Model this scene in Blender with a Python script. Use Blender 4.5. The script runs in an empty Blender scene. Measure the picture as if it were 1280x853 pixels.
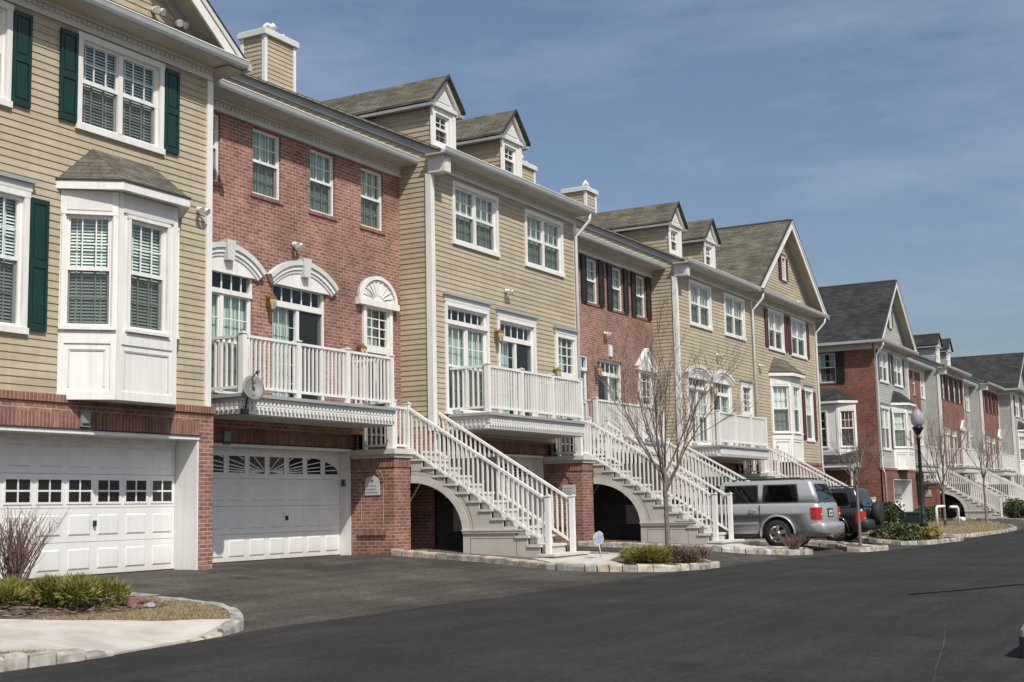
import bpy, bmesh, math, random
from mathutils import Vector, Matrix
R_ = math.radians
random.seed(7)
S = bpy.context.scene
COL = S.collection

# ------------------------------------------------------------------ camera
cam = bpy.data.cameras.new('camera'); camo = bpy.data.objects.new('camera', cam); COL.objects.link(camo)
th, pi_, ro = R_(29.175), R_(7.24), R_(-1.214)
fw = Vector((math.cos(th)*math.cos(pi_), math.sin(th)*math.cos(pi_), math.sin(pi_)))
r0 = Vector((math.sin(th), -math.cos(th), 0)); u0 = r0.cross(fw)
rr = math.cos(ro)*r0 + math.sin(ro)*u0; uu = -math.sin(ro)*r0 + math.cos(ro)*u0
mw = Matrix((rr, uu, -fw)).transposed().to_4x4()
camo.matrix_world = mw
cam.sensor_width = 36; cam.sensor_fit = 'HORIZONTAL'; cam.lens = 1645/1280*36
cam.clip_start = 0.1; cam.clip_end = 3000
S.camera = camo

# ------------------------------------------------------------------ light
SUN = Vector((-0.6, -1.0, 1.43)).normalized()
sl = bpy.data.lights.new('sun', 'SUN'); sl.energy = 4.3; sl.angle = R_(0.53); sl.color = (1, .955, .88)
so = bpy.data.objects.new('sun', sl); COL.objects.link(so)
so.rotation_euler = (-SUN).to_track_quat('-Z', 'Y').to_euler()
W = bpy.data.worlds.new('World'); S.world = W; W.use_nodes = True
wn = W.node_tree; wn.nodes.clear()
sky = wn.nodes.new('ShaderNodeTexSky'); sky.sky_type = 'NISHITA'; sky.sun_disc = False
sky.sun_elevation = math.asin(SUN.z); sky.sun_rotation = math.atan2(SUN.x, SUN.y)
sky.air_density = 1.0; sky.dust_density = 2.6; sky.ozone_density = 2.5; sky.altitude = 0
bg = wn.nodes.new('ShaderNodeBackground'); bg.inputs[1].default_value = .104
wo = wn.nodes.new('ShaderNodeOutputWorld')
tc = wn.nodes.new('ShaderNodeTexCoord'); mp = wn.nodes.new('ShaderNodeMapping')
mp.inputs['Scale'].default_value = (1.1, 1.1, 4.4); mp.inputs['Rotation'].default_value = (.25, .2, .5)
cn = wn.nodes.new('ShaderNodeTexNoise'); cn.inputs['Scale'].default_value = 2.6; cn.inputs['Detail'].default_value = 5; cn.inputs['Roughness'].default_value = .62
cr = wn.nodes.new('ShaderNodeValToRGB'); cr.color_ramp.elements[0].position = .42; cr.color_ramp.elements[0].color = (.03, .03, .03, 1)
cr.color_ramp.elements[1].position = .85; cr.color_ramp.elements[1].color = (.42, .42, .42, 1)
mx = wn.nodes.new('ShaderNodeMixRGB'); mx.inputs[2].default_value = (6.4, 7.0, 7.8, 1)
L = wn.links.new
L(tc.outputs['Generated'], mp.inputs[0]); L(mp.outputs[0], cn.inputs['Vector']); L(cn.outputs[0], cr.inputs[0])
L(cr.outputs[0], mx.inputs[0]); L(sky.outputs[0], mx.inputs[1]); L(mx.outputs[0], bg.inputs[0]); L(bg.outputs[0], wo.inputs[0])
vs = S.view_settings; vs.view_transform = 'Standard'; vs.look = 'None'; vs.exposure = 0.0; vs.gamma = 1; vs.use_curve_mapping = False

# ------------------------------------------------------------------ materials
M = {}
def newmat(name):
    m = bpy.data.materials.new(name); m.use_nodes = True
    nt = m.node_tree; b = nt.nodes['Principled BSDF']
    M[name] = m
    return m, nt, b
def noisecol(nt, c1, c2, scale, detail=4, vec=None, rough=.6, lo=.35, hi=.65):
    n = nt.nodes.new('ShaderNodeTexNoise'); n.inputs['Scale'].default_value = scale; n.inputs['Detail'].default_value = detail
    n.inputs['Roughness'].default_value = rough
    if vec is None:
        g = nt.nodes.new('ShaderNodeNewGeometry'); vec = g.outputs['Position']
    nt.links.new(vec, n.inputs['Vector'])
    r = nt.nodes.new('ShaderNodeValToRGB'); r.color_ramp.elements[0].position = lo; r.color_ramp.elements[1].position = hi
    r.color_ramp.elements[0].color = (*c1, 1); r.color_ramp.elements[1].color = (*c2, 1)
    nt.links.new(n.outputs[0], r.inputs[0])
    return r.outputs[0], n.outputs[0]
def mixc(nt, a, b, fac, mode='MIX'):
    m = nt.nodes.new('ShaderNodeMixRGB'); m.blend_type = mode
    for i, v in ((0, fac), (1, a), (2, b)):
        if hasattr(v, 'is_output') or hasattr(v, 'links'): nt.links.new(v, m.inputs[i])
        else: m.inputs[i].default_value = v if i == 0 else (*v, 1)
    return m.outputs[0]
def bump(nt, b, h, strength, dist=.01):
    n = nt.nodes.new('ShaderNodeBump'); n.inputs['Strength'].default_value = strength; n.inputs['Distance'].default_value = dist
    nt.links.new(h, n.inputs['Height']); nt.links.new(n.outputs[0], b.inputs['Normal'])
def plain(name, c, rough=.6, var=.08, scale=3, metal=0, spec=.5, coat=0):
    m, nt, b = newmat(name)
    c1 = tuple(x*(1-var) for x in c); c2 = tuple(min(1, x*(1+var)) for x in c)
    o, _ = noisecol(nt, c1, c2, scale)
    nt.links.new(o, b.inputs['Base Color']); b.inputs['Roughness'].default_value = rough
    b.inputs['Metallic'].default_value = metal; b.inputs['Specular IOR Level'].default_value = spec
    b.inputs['Coat Weight'].default_value = coat
    return m
def wallvec(nt, vs_=1.0):
    """(along-the-wall, height, 0) from world position and normal"""
    g = nt.nodes.new('ShaderNodeNewGeometry')
    sp = nt.nodes.new('ShaderNodeSeparateXYZ'); nt.links.new(g.outputs['Position'], sp.inputs[0])
    sn = nt.nodes.new('ShaderNodeSeparateXYZ'); nt.links.new(g.outputs['True Normal'], sn.inputs[0])
    ax = nt.nodes.new('ShaderNodeMath'); ax.operation = 'ABSOLUTE'; nt.links.new(sn.outputs[0], ax.inputs[0])
    ay = nt.nodes.new('ShaderNodeMath'); ay.operation = 'ABSOLUTE'; nt.links.new(sn.outputs[1], ay.inputs[0])
    gt = nt.nodes.new('ShaderNodeMath'); gt.operation = 'GREATER_THAN'; nt.links.new(ax.outputs[0], gt.inputs[0]); nt.links.new(ay.outputs[0], gt.inputs[1])
    mi = nt.nodes.new('ShaderNodeMix'); mi.data_type = 'FLOAT'
    nt.links.new(gt.outputs[0], mi.inputs[0]); nt.links.new(sp.outputs[0], mi.inputs[2]); nt.links.new(sp.outputs[1], mi.inputs[3])
    cb = nt.nodes.new('ShaderNodeCombineXYZ'); nt.links.new(mi.outputs[0], cb.inputs[0])
    mz = nt.nodes.new('ShaderNodeMath'); mz.operation = 'MULTIPLY'; mz.inputs[1].default_value = vs_
    nt.links.new(sp.outputs[2], mz.inputs[0]); nt.links.new(mz.outputs[0], cb.inputs[1])
    return cb.outputs[0], g.outputs['Position']
def brickmat(name, c1, c2, mortar, bw, bh, mort, vs_=1.0, offset=.5, var=None, rough=.85, bstr=.5, swap=False):
    m, nt, b = newmat(name)
    v, pos = wallvec(nt, vs_)
    t = nt.nodes.new('ShaderNodeTexBrick'); t.offset = offset
    t.inputs['Scale'].default_value = 1; t.inputs['Brick Width'].default_value = bw; t.inputs['Row Height'].default_value = bh
    t.inputs['Mortar Size'].default_value = mort; t.inputs['Mortar Smooth'].default_value = .2; t.inputs['Bias'].default_value = -.1
    t.inputs['Color1'].default_value = (*c1, 1); t.inputs['Color2'].default_value = (*c2, 1); t.inputs['Mortar'].default_value = (*mortar, 1)
    nt.links.new(v, t.inputs['Vector'])
    o, f = noisecol(nt, (.72, .72, .72), (1.22, 1.2, 1.2), 1.1, 6, pos)
    o2, f2 = noisecol(nt, (.85, .85, .85), (1.12, 1.12, 1.12), 9, 3, pos)
    c = mixc(nt, t.outputs[0], o, 1.0, 'MULTIPLY'); c = mixc(nt, c, o2, 1.0, 'MULTIPLY')
    nt.links.new(c, b.inputs['Base Color']); b.inputs['Roughness'].default_value = rough
    b.inputs['Specular IOR Level'].default_value = .25
    inv = nt.nodes.new('ShaderNodeMath'); inv.operation = 'SUBTRACT'; inv.inputs[0].default_value = 1; nt.links.new(t.outputs[1], inv.inputs[1])
    bump(nt, b, inv.outputs[0], bstr, .012)
    return m
brickmat('brick', (.215, .094, .070), (.335, .162, .120), (.35, .285, .24), .205, .072, .010)
brickmat('brick_orange', (.185, .064, .045), (.27, .105, .07), (.24, .185, .15), .205, .072, .009)
brickmat('brick_soldier', (.20, .088, .067), (.32, .152, .113), (.30, .235, .195), .072, 30, .009, offset=0)
brickmat('shingle', (.092, .087, .068), (.172, .160, .122), (.05, .047, .04), .34, .075, .006, bstr=.5, rough=.95)
brickmat('shingle_dark', (.030, .031, .034), (.058, .058, .06), (.015, .015, .016), .34, .085, .006, bstr=.5, rough=.95)
def siding(name, c):
    m, nt, b = newmat(name)
    g = nt.nodes.new('ShaderNodeNewGeometry')
    mp = nt.nodes.new('ShaderNodeMapping'); mp.inputs['Scale'].default_value = (.5, .5, 4); nt.links.new(g.outputs['Position'], mp.inputs[0])
    o, f = noisecol(nt, tuple(x*.88 for x in c), tuple(x*1.07 for x in c), 1.3, 5, mp.outputs[0])
    n2 = nt.nodes.new('ShaderNodeMapping'); n2.inputs['Scale'].default_value = (3, 3, 60); nt.links.new(g.outputs['Position'], n2.inputs[0])
    o2, f2 = noisecol(nt, (.94,)*3, (1.04,)*3, 2, 2, n2.outputs[0])
    # faint streaks running down from the eaves and sills
    n3 = nt.nodes.new('ShaderNodeMapping'); n3.inputs['Scale'].default_value = (6, 6, .35); nt.links.new(g.outputs['Position'], n3.inputs[0])
    o3, f3 = noisecol(nt, (.93, .92, .90), (1.02,)*3, 1.2, 3, n3.outputs[0])
    # boards of slightly different fade
    v, pos = wallvec(nt); t = nt.nodes.new('ShaderNodeTexBrick'); t.offset = .37; t.inputs['Scale'].default_value = 1; t.inputs['Brick Width'].default_value = 3.7; t.inputs['Row Height'].default_value = .236
    t.inputs['Mortar Size'].default_value = 0; t.inputs['Color1'].default_value = (.93, .93, .935, 1); t.inputs['Color2'].default_value = (1.05, 1.045, 1.03, 1); nt.links.new(v, t.inputs['Vector'])
    c_ = mixc(nt, mixc(nt, mixc(nt, o, o2, 1, 'MULTIPLY'), o3, 1, 'MULTIPLY'), t.outputs[0], 1, 'MULTIPLY')
    nt.links.new(c_, b.inputs['Base Color']); b.inputs['Roughness'].default_value = .55; b.inputs['Specular IOR Level'].default_value = .35
    return m
siding('siding_tan', (.462, .394, .286)); siding('siding_grey', (.43, .44, .42))
def paint(name, c, rough, foot=False):
    m, nt, b = newmat(name)
    g = nt.nodes.new('ShaderNodeNewGeometry'); pos = g.outputs['Position']
    o, f = noisecol(nt, tuple(x*.95 for x in c), tuple(min(1, x*1.03) for x in c), 1.7, 4, pos)
    mp = nt.nodes.new('ShaderNodeMapping'); mp.inputs['Scale'].default_value = (9, 9, .5); nt.links.new(pos, mp.inputs[0])
    o2, f2 = noisecol(nt, (.965, .96, .95) if foot else (.91, .90, .88), (1, 1, 1), 1.3, 5, mp.outputs[0], lo=.36, hi=.56)
    col = mixc(nt, o, o2, 1, 'MULTIPLY')
    if foot:
        sp = nt.nodes.new('ShaderNodeSeparateXYZ'); nt.links.new(pos, sp.inputs[0])
        r = nt.nodes.new('ShaderNodeMapRange'); r.inputs[1].default_value = -.62; r.inputs[2].default_value = -1.0; nt.links.new(sp.outputs[2], r.inputs[0])
        n = nt.nodes.new('ShaderNodeTexNoise'); n.inputs['Scale'].default_value = 5; n.inputs['Detail'].default_value = 6; nt.links.new(pos, n.inputs['Vector'])
        mu = nt.nodes.new('ShaderNodeMath'); mu.operation = 'MULTIPLY'; nt.links.new(r.outputs[0], mu.inputs[0]); nt.links.new(n.outputs[0], mu.inputs[1])
        col = mixc(nt, col, (.50, .40, .30), mu.outputs[0])
    nt.links.new(col, b.inputs['Base Color']); b.inputs['Roughness'].default_value = rough; b.inputs['Specular IOR Level'].default_value = .4
paint('white', (.78, .77, .745), .45)
plain('white_worn', (.74, .72, .68), .5, .10, 1.6)
paint('door_white', (.76, .755, .74), .4, True)
plain('trim_grey', (.33, .35, .355), .5, .08, 2)
plain('trim_pale', (.62, .62, .60), .5, .07, 2)
plain('soffit', (.50, .46, .38), .6, .08, 2)
plain('gutter', (.42, .44, .44), .38, .06, 2)
plain('roof_edge', (.035, .033, .03), .8)
plain('sh_green', (.006, .034, .026), .38, .15, 4)
plain('sh_black', (.016, .013, .013), .45, .2, 4)
plain('sh_red', (.088, .016, .018), .45, .15, 4)
plain('sh_grgr', (.03, .042, .042), .45, .15, 4)
plain('stone_grey', (.47, .45, .405), .75, .08, 1.6)
plain('stone_tread', (.55, .53, .48), .8, .1, 3)
plain('panel_line', (.20, .19, .17), .8)
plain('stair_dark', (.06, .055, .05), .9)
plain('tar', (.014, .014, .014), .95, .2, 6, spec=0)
plain('deck_wood', (.45, .38, .31), .8, .15, 5)
plain('brass', (.45, .27, .08), .35, .1, 8, metal=.9)
plain('glass_lamp', (.45, .42, .33), .15)
plain('meter', (.25, .26, .26), .5)
plain('dish', (.15, .15, .147), .5, .05)
plain('black_metal', (.012, .013, .014), .4, .2)
plain('blind', (.82, .83, .80), .6, .04)
plain('rubber', (.018, .018, .018), .75, .2, 12)
plain('chrome', (.62, .63, .64), .22, .05, 6, metal=1)
plain('red_lens', (.42, .02, .015), .15, .12, 10, coat=1)
plain('plate', (.55, .56, .55), .5)
plain('plastic_dark', (.028, .029, .03), .55)
plain('granite', (.37, .345, .305), .9, .42, 4.5)
plain('granite_tan', (.42, .36, .28), .9, .35, 4.5)
plain('granite_dark', (.25, .235, .215), .9, .35, 4.5)
plain('concrete', (.46, .43, .385), .85, .16, 2.2)
plain('twig_red', (.20, .125, .105), .8, .25, 6)
plain('bark', (.165, .14, .12), .9, .3, 14)
plain('twig', (.28, .215, .18), .9, .25, 9)
plain('leaf_dead', (.24, .14, .075), .8, .3, 6)
plain('green_box', (.016, .042, .03), .5, .15)
plain('sign_white', (.54, .54, .55), .4, .03)
plain('sign_blue', (.20, .30, .58), .4)
plain('sign_ink', (.16, .11, .22), .5)
plain('stone_red', (.16, .075, .055), .9, .3, 10)
plain('stone_bluegrey', (.24, .27, .29), .9, .25, 10)
def leafmat(name, c1, c2):
    m, nt, b = newmat(name)
    o, f = noisecol(nt, c1, c2, 5, 3)
    nt.links.new(o, b.inputs['Base Color']); b.inputs['Roughness'].default_value = .65
    b.inputs['Subsurface Weight'].default_value = 0
    return m
leafmat('juniper', (.085, .10, .018), (.25, .245, .05))
leafmat('juniper_yellow', (.17, .15, .035), (.32, .27, .07))
leafmat('evergreen', (.02, .04, .015), (.06, .085, .03))
leafmat('dry_leaf', (.13, .085, .06), (.25, .17, .13))
leafmat('grass_dry', (.17, .135, .065), (.34, .27, .15))
def carpaint(name, c, metal):
    m, nt, b = newmat(name)
    o, f = noisecol(nt, tuple(x*.96 for x in c), tuple(x*1.03 for x in c), 2)
    nt.links.new(o, b.inputs['Base Color']); b.inputs['Metallic'].default_value = metal; b.inputs['Roughness'].default_value = .36
    b.inputs['Coat Weight'].default_value = .8; b.inputs['Coat Roughness'].default_value = .06
carpaint('paint_silver', (.43, .44, .45), .35); carpaint('paint_black', (.013, .015, .016), .1); carpaint('paint_cream', (.62, .60, .54), .05)
# clear window glass: see-through, mirror-like at grazing view
def glassmat(name, tint, ior):
    m, nt, b = newmat(name); nt.nodes.remove(b); out = nt.nodes['Material Output']
    tr = nt.nodes.new('ShaderNodeBsdfTransparent'); tr.inputs[0].default_value = (*tint, 1)
    gl = nt.nodes.new('ShaderNodeBsdfGlossy'); gl.inputs['Roughness'].default_value = .015; gl.inputs[0].default_value = (.92, .97, 1, 1)
    # slightly wavy pane
    n = nt.nodes.new('ShaderNodeTexNoise'); n.inputs['Scale'].default_value = 1.6
    g = nt.nodes.new('ShaderNodeNewGeometry'); nt.links.new(g.outputs['Position'], n.inputs['Vector'])
    bp = nt.nodes.new('ShaderNodeBump'); bp.inputs['Strength'].default_value = .05; bp.inputs['Distance'].default_value = .05
    nt.links.new(n.outputs[0], bp.inputs['Height']); nt.links.new(bp.outputs[0], gl.inputs['Normal'])
    fr = nt.nodes.new('ShaderNodeFresnel'); 
    mr = nt.nodes.new('ShaderNodeMapRange'); mr.inputs[3].default_value = ior; mr.inputs[4].default_value = 1/ior   # same reflectance from both sides
    nt.links.new(g.outputs['Backfacing'], mr.inputs[0]); nt.links.new(mr.outputs[0], fr.inputs['IOR'])
    mi = nt.nodes.new('ShaderNodeMixShader')
    nt.links.new(fr.outputs[0], mi.inputs[0]); nt.links.new(tr.outputs[0], mi.inputs[1]); nt.links.new(gl.outputs[0], mi.inputs[2])
    nt.links.new(mi.outputs[0], out.inputs[0])
glassmat('glass', (.82, .90, .88), 1.55); glassmat('car_glass', (.09, .10, .10), 1.5)
def screenmat():
    m, nt, b = newmat('screen'); nt.nodes.remove(b); out = nt.nodes['Material Output']
    tr = nt.nodes.new('ShaderNodeBsdfTransparent'); di = nt.nodes.new('ShaderNodeBsdfDiffuse'); di.inputs[0].default_value = (.05, .055, .055, 1)
    mi = nt.nodes.new('ShaderNodeMixShader'); mi.inputs[0].default_value = .5
    nt.links.new(tr.outputs[0], mi.inputs[1]); nt.links.new(di.outputs[0], mi.inputs[2]); nt.links.new(mi.outputs[0], out.inputs[0])
screenmat()
def curtain():
    m, nt, b = newmat('curtain')
    v, pos = wallvec(nt)
    w = nt.nodes.new('ShaderNodeTexWave'); w.inputs['Scale'].default_value = 3.2; w.inputs['Distortion'].default_value = 1.2; w.bands_direction = 'X'
    nt.links.new(v, w.inputs[0])
    r = nt.nodes.new('ShaderNodeValToRGB'); r.color_ramp.elements[0].color = (.36, .42, .37, 1); r.color_ramp.elements[1].color = (.74, .80, .73, 1)
    nt.links.new(w.outputs[1], r.inputs[0]); nt.links.new(r.outputs[0], b.inputs['Base Color']); b.inputs['Roughness'].default_value = .9
    bump(nt, b, w.outputs[1], .6, .03)
curtain()
def asphalt(name, base, worn, patch, mot=1.0):
    k = lambda v: tuple(1+(x-1)*mot for x in v)
    m, nt, b = newmat(name)
    g = nt.nodes.new('ShaderNodeNewGeometry'); pos = g.outputs['Position']
    o1, f1 = noisecol(nt, tuple(x*.62 for x in base), tuple(x*1.36 for x in base), 55, 6, pos, rough=.75, lo=.36, hi=.64)
    o2, f2 = noisecol(nt, k((.78,)*3), k((1.2, 1.19, 1.16)), .45, 7, pos, lo=.38, hi=.62)
    mp = nt.nodes.new('ShaderNodeMapping'); mp.inputs['Scale'].default_value = (.12, 1.5, 1); mp.inputs['Rotation'].default_value = (0, 0, .03); nt.links.new(pos, mp.inputs[0])
    o3, f3 = noisecol(nt, k((.84,)*3), k((1.14,)*3), 2.0, 5, mp.outputs[0], lo=.4, hi=.6)
    o4, f4 = noisecol(nt, base, worn, .9, 7, pos, lo=.52, hi=.75)
    o6, f6 = noisecol(nt, k((.74,)*3), k((1.28, 1.27, 1.24)), 16, 6, pos, lo=.4, hi=.62)
    o7, f7 = noisecol(nt, k((.62,)*3), (1, 1, 1), .8, 3, pos, lo=.30, hi=.36)
    o6 = mixc(nt, o6, o7, 1, 'MULTIPLY')
    # pale grit
    o5, f5 = noisecol(nt, (1, 1, 1), (2.8, 2.7, 2.6), 38, 2, pos, lo=.70, hi=.74)
    c = mixc(nt, mixc(nt, o1, o4, patch), o2, 1, 'MULTIPLY'); c = mixc(nt, c, o3, 1, 'MULTIPLY'); c = mixc(nt, mixc(nt, c, o6, 1, 'MULTIPLY'), o5, 1, 'MULTIPLY')
    nt.links.new(c, b.inputs['Base Color']); b.inputs['Roughness'].default_value = .9; b.inputs['Specular IOR Level'].default_value = .2
    bump(nt, b, f1, .5, .008)
asphalt('asphalt_new', (.029, .029, .0285), (.046, .0445, .042), .4, .75)
asphalt('asphalt_old', (.060, .0565, .050), (.105, .098, .085), .7)
def soil(name, c1, c2, sc):
    m, nt, b = newmat(name)
    o, f = noisecol(nt, c1, c2, sc, 8, rough=.75); nt.links.new(o, b.inputs['Base Color']); b.inputs['Roughness'].default_value = 1
    bump(nt, b, f, 1, .03)
soil('mulch', (.06, .04, .03), (.19, .135, .10), 9); soil('lawn', (.13, .10, .055), (.30, .235, .13), 6); soil('earth', (.12, .10, .06), (.2, .17, .1), .5)
def ember(name, c):
    m, nt, b = newmat(name)
    b.inputs['Base Color'].default_value = (*c, 1); b.inputs['Roughness'].default_value = .35; b.inputs['Transmission Weight'].default_value = .45; b.inputs['IOR'].default_value = 1.3
ember('globe_glass', (.50, .475, .54))

# ------------------------------------------------------------------ mesh helpers
class MB:
    def __init__(s): s.v = []; s.f = []; s.m = []; s.mats = []; s.sm = []
    def mi(s, mat):
        if mat not in s.mats: s.mats.append(mat)
        return s.mats.index(mat)
    def face(s, pts, mat, smooth=False):
        n = len(s.v); s.v += [tuple(p) for p in pts]; s.f.append(tuple(range(n, n+len(pts)))); s.m.append(s.mi(mat)); s.sm.append(smooth)
    def box(s, x0, x1, y0, y1, z0, z1, mat):
        p = [(x0,y0,z0),(x1,y0,z0),(x1,y1,z0),(x0,y1,z0),(x0,y0,z1),(x1,y0,z1),(x1,y1,z1),(x0,y1,z1)]
        s.hexa(p, mat)
    def hexa(s, p, mat):
        n = len(s.v); s.v += [tuple(q) for q in p]; k = s.mi(mat)
        for f in ((3,2,1,0),(4,5,6,7),(0,1,5,4),(1,2,6,5),(2,3,7,6),(3,0,4,7)):
            s.f.append(tuple(n+i for i in f)); s.m.append(k); s.sm.append(False)
    def bar(s, a, b, w, h, mat, up=(0,0,1)):
        a = Vector(a); b = Vector(b); d = (b-a).normalized(); u = Vector(up)
        r = d.cross(u).normalized(); u = r.cross(d)
        r *= w/2; u *= h/2
        s.hexa([a-r-u, a+r-u, b+r-u, b-r-u, a-r+u, a+r+u, b+r+u, b-r+u], mat)
    def prism(s, pts, d, mat, matside=None):
        """extrude polygon pts (3-D, planar) by vector d"""
        d = Vector(d); a = [Vector(p) for p in pts]; b = [p+d for p in a]
        s.face(a[::-1], mat); s.face(b, mat)
        for i in range(len(a)):
            j = (i+1) % len(a); s.face([a[i], a[j], b[j], b[i]], matside or mat)
    def tube(s, pts, rad, n, mat, cap=True, smooth=True):
        pts = [Vector(p) for p in pts]; k = s.mi(mat); base = len(s.v); N = len(pts)
        up = Vector((0.13, .21, 1)).normalized()
        for i, p in enumerate(pts):
            d = (pts[min(i+1, N-1)] - pts[max(i-1, 0)]).normalized()
            r = d.cross(up)
            if r.length < 1e-3: r = d.cross(Vector((1, 0, 0)))
            r.normalize(); u = r.cross(d)
            q = rad[i] if isinstance(rad, (list, tuple)) else rad
            for j in range(n):
                a = 2*math.pi*j/n; s.v.append(tuple(p + q*(math.cos(a)*r + math.sin(a)*u)))
        for i in range(N-1):
            for j in range(n):
                a, b = base+i*n+j, base+i*n+(j+1) % n
                s.f.append((a, b, b+n, a+n)); s.m.append(k); s.sm.append(smooth)
        if cap and n > 2:
            s.f.append(tuple(base+j for j in range(n))[::-1]); s.m.append(k); s.sm.append(False)
            s.f.append(tuple(base+(N-1)*n+j for j in range(n))); s.m.append(k); s.sm.append(False)
    def lathe(s, prof, n, mat, c=(0,0,0), axis='z', smooth=True, cap=True):
        k = s.mi(mat); base = len(s.v); c = Vector(c)
        for r, h in prof:
            for j in range(n):
                a = 2*math.pi*j/n; x, y = r*math.cos(a), r*math.sin(a)
                p = {'z': (x, y, h), 'x': (h, x, y), 'y': (x, h, y)}[axis]
                s.v.append(tuple(c+Vector(p)))
        for i in range(len(prof)-1):
            for j in range(n):
                a, b = base+i*n+j, base+i*n+(j+1) % n
                s.f.append((a, b, b+n, a+n)); s.m.append(k); s.sm.append(smooth)
        if not cap: return
        s.f.append(tuple(base+j for j in range(n))[::-1]); s.m.append(k); s.sm.append(False)
        s.f.append(tuple(base+(len(prof)-1)*n+j for j in range(n))); s.m.append(k); s.sm.append(False)
    def loft(s, rings, mat, cap=True, smooth=True):
        k = s.mi(mat); base = len(s.v); n = len(rings[0])
        for r in rings: s.v += [tuple(p) for p in r]
        for i in range(len(rings)-1):
            for j in range(n):
                a, b = base+i*n+j, base+i*n+(j+1) % n
                s.f.append((a, b, b+n, a+n)); s.m.append(k); s.sm.append(smooth)
        if cap:
            s.f.append(tuple(base+j for j in range(n))[::-1]); s.m.append(k); s.sm.append(False)
            s.f.append(tuple(base+(len(rings)-1)*n+j for j in range(n))); s.m.append(k); s.sm.append(smooth)
    def build(s, name, parent=None, loc=None, weld=False, fixn=False):
        me = bpy.data.meshes.new(name); me.from_pydata(s.v, [], s.f)
        for m in s.mats: me.materials.append(M[m])
        me.polygons.foreach_set('material_index', s.m); me.polygons.foreach_set('use_smooth', s.sm)
        if weld or fixn:
            bm = bmesh.new(); bm.from_mesh(me)
            if weld: bmesh.ops.remove_doubles(bm, verts=bm.verts, dist=1e-4)
            bmesh.ops.recalc_face_normals(bm, faces=bm.faces); bm.to_mesh(me); bm.free()
        me.update()
        o = bpy.data.objects.new(name, me); COL.objects.link(o)
        if parent: o.parent = parent
        if loc: o.location = loc
        return o
def tag(o, label, cat, group=None, kind=None):
    if label: o['label'] = label
    if cat: o['category'] = cat
    if group: o['group'] = group
    if kind: o['kind'] = kind
    return o
def thing(name, loc, label, cat, group=None, rz=0):
    o = bpy.data.objects.new(name, None); COL.objects.link(o); o.location = loc; o.rotation_euler.z = rz
    o.empty_display_size = .3
    return tag(o, label, cat, group)
def lerp(a, b, t): return a+(b-a)*t
def interp(x, xs, ys):
    if x <= xs[0]: return ys[0]
    for i in range(len(xs)-1):
        if x <= xs[i+1]: return lerp(ys[i], ys[i+1], (x-xs[i])/(xs[i+1]-xs[i]))
    return ys[-1]
# ------------------------------------------------------------------ ground
def floor_z(x): return -.93 - .27*min(1, max(0, (x-32.2)/1.2))
def road_z(x): return interp(x, [-20, 5, 12, 24, 30, 36, 46, 60, 120], [-1.5, -1.38, -1.34, -1.27, -1.33, -1.41, -1.43, -1.45, -1.5])
def mid_z(x): return interp(x, [-20, 5, 12, 24, 32.2, 33.4, 120], [-1.4, -1.30, -1.26, -1.19, -1.10, -1.25, -1.27])
def zg(x, y):
    f, m_, r = floor_z(x), mid_z(x), road_z(x)
    if y > 16: return f
    if y > 11.6: return f+(m_-f)*(16-y)/4.4
    if y > 9.9: return m_+(r-m_)*(11.6-y)/1.7
    return r-.008*(9.9-max(y, -6))
def road_edge(x): return interp(x, [-20, 9, 12, 16, 24, 30, 35, 38.5, 43.5, 50, 63, 70, 400], [10.1, 9.85, 10.12, 10.0, 9.72, 9.9, 9.8, 9.3, 8.95, 9.3, 9.4, 10.0, 10.0])
def structure(o): o['kind'] = 'structure'; return o
g = MB()
xs = [-200, -60, -20] + [i*1.0 for i in range(-10, 130)] + [150, 250, 600, 1500]
ys = [-1500, -300, -60, -30, -12, -6, 0, 4, 8, 9.9, 10.75, 11.6, 13, 14.5, 16, 17.6, 30, 80, 400, 1500]
for i in range(len(xs)-1):
    for j in range(len(ys)-1):
        a, b, c, d = (xs[i], ys[j]), (xs[i+1], ys[j]), (xs[i+1], ys[j+1]), (xs[i], ys[j+1])
        g.face([(p[0], p[1], zg(*p)) for p in (a, b, c, d)], 'asphalt_old' if ys[j] < 30 and ys[j] >= -12 else 'earth')
structure(g.build('ground', weld=True))
r = MB()
rx = [-60, -20] + [i*.5 for i in range(-20, 240)] + [140, 250, 600]
for i in range(len(rx)-1):
    xa, xb = rx[i], rx[i+1]
    prev = None
    tt = [0, .15, .4, .7, 1]
    for k in range(4):
        q = []
        for x, t in ((xa, tt[k]), (xb, tt[k]), (xb, tt[k+1]), (xa, tt[k+1])):
            y = lerp(-2.6, road_edge(x)+.02*math.sin(x*2.1)+.015*math.sin(x*5.3), t); q.append((x, y, zg(x, y)+.004))
        r.face(q, 'asphalt_new')
structure(r.build('road', weld=True))
# a thin pale crack and a darker strip on the road
def strip(name, pts, w, mat, dz):
    s_ = MB()
    for (a, b) in zip(pts[:-1], pts[1:]):
        n = Vector((-(b[1]-a[1]), b[0]-a[0], 0)).normalized()*w/2
        s_.face([(p[0], p[1], zg(p[0], p[1])+dz) for p in ((a[0]-n.x, a[1]-n.y), (b[0]-n.x, b[1]-n.y), (b[0]+n.x, b[1]+n.y), (a[0]+n.x, a[1]+n.y))], mat)
    return structure(s_.build(name))
strip('road_crack', [(10.4, 2.24), (11.6, 2.46), (13.1, 2.70), (14.6, 2.98)], .011, 'asphalt_old', .008)
strip('road_seam', [(19.3, 4.4), (20.3, 3.9), (21.6, 3.35), (23, 2.7)], .10, 'tar', .008)

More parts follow.
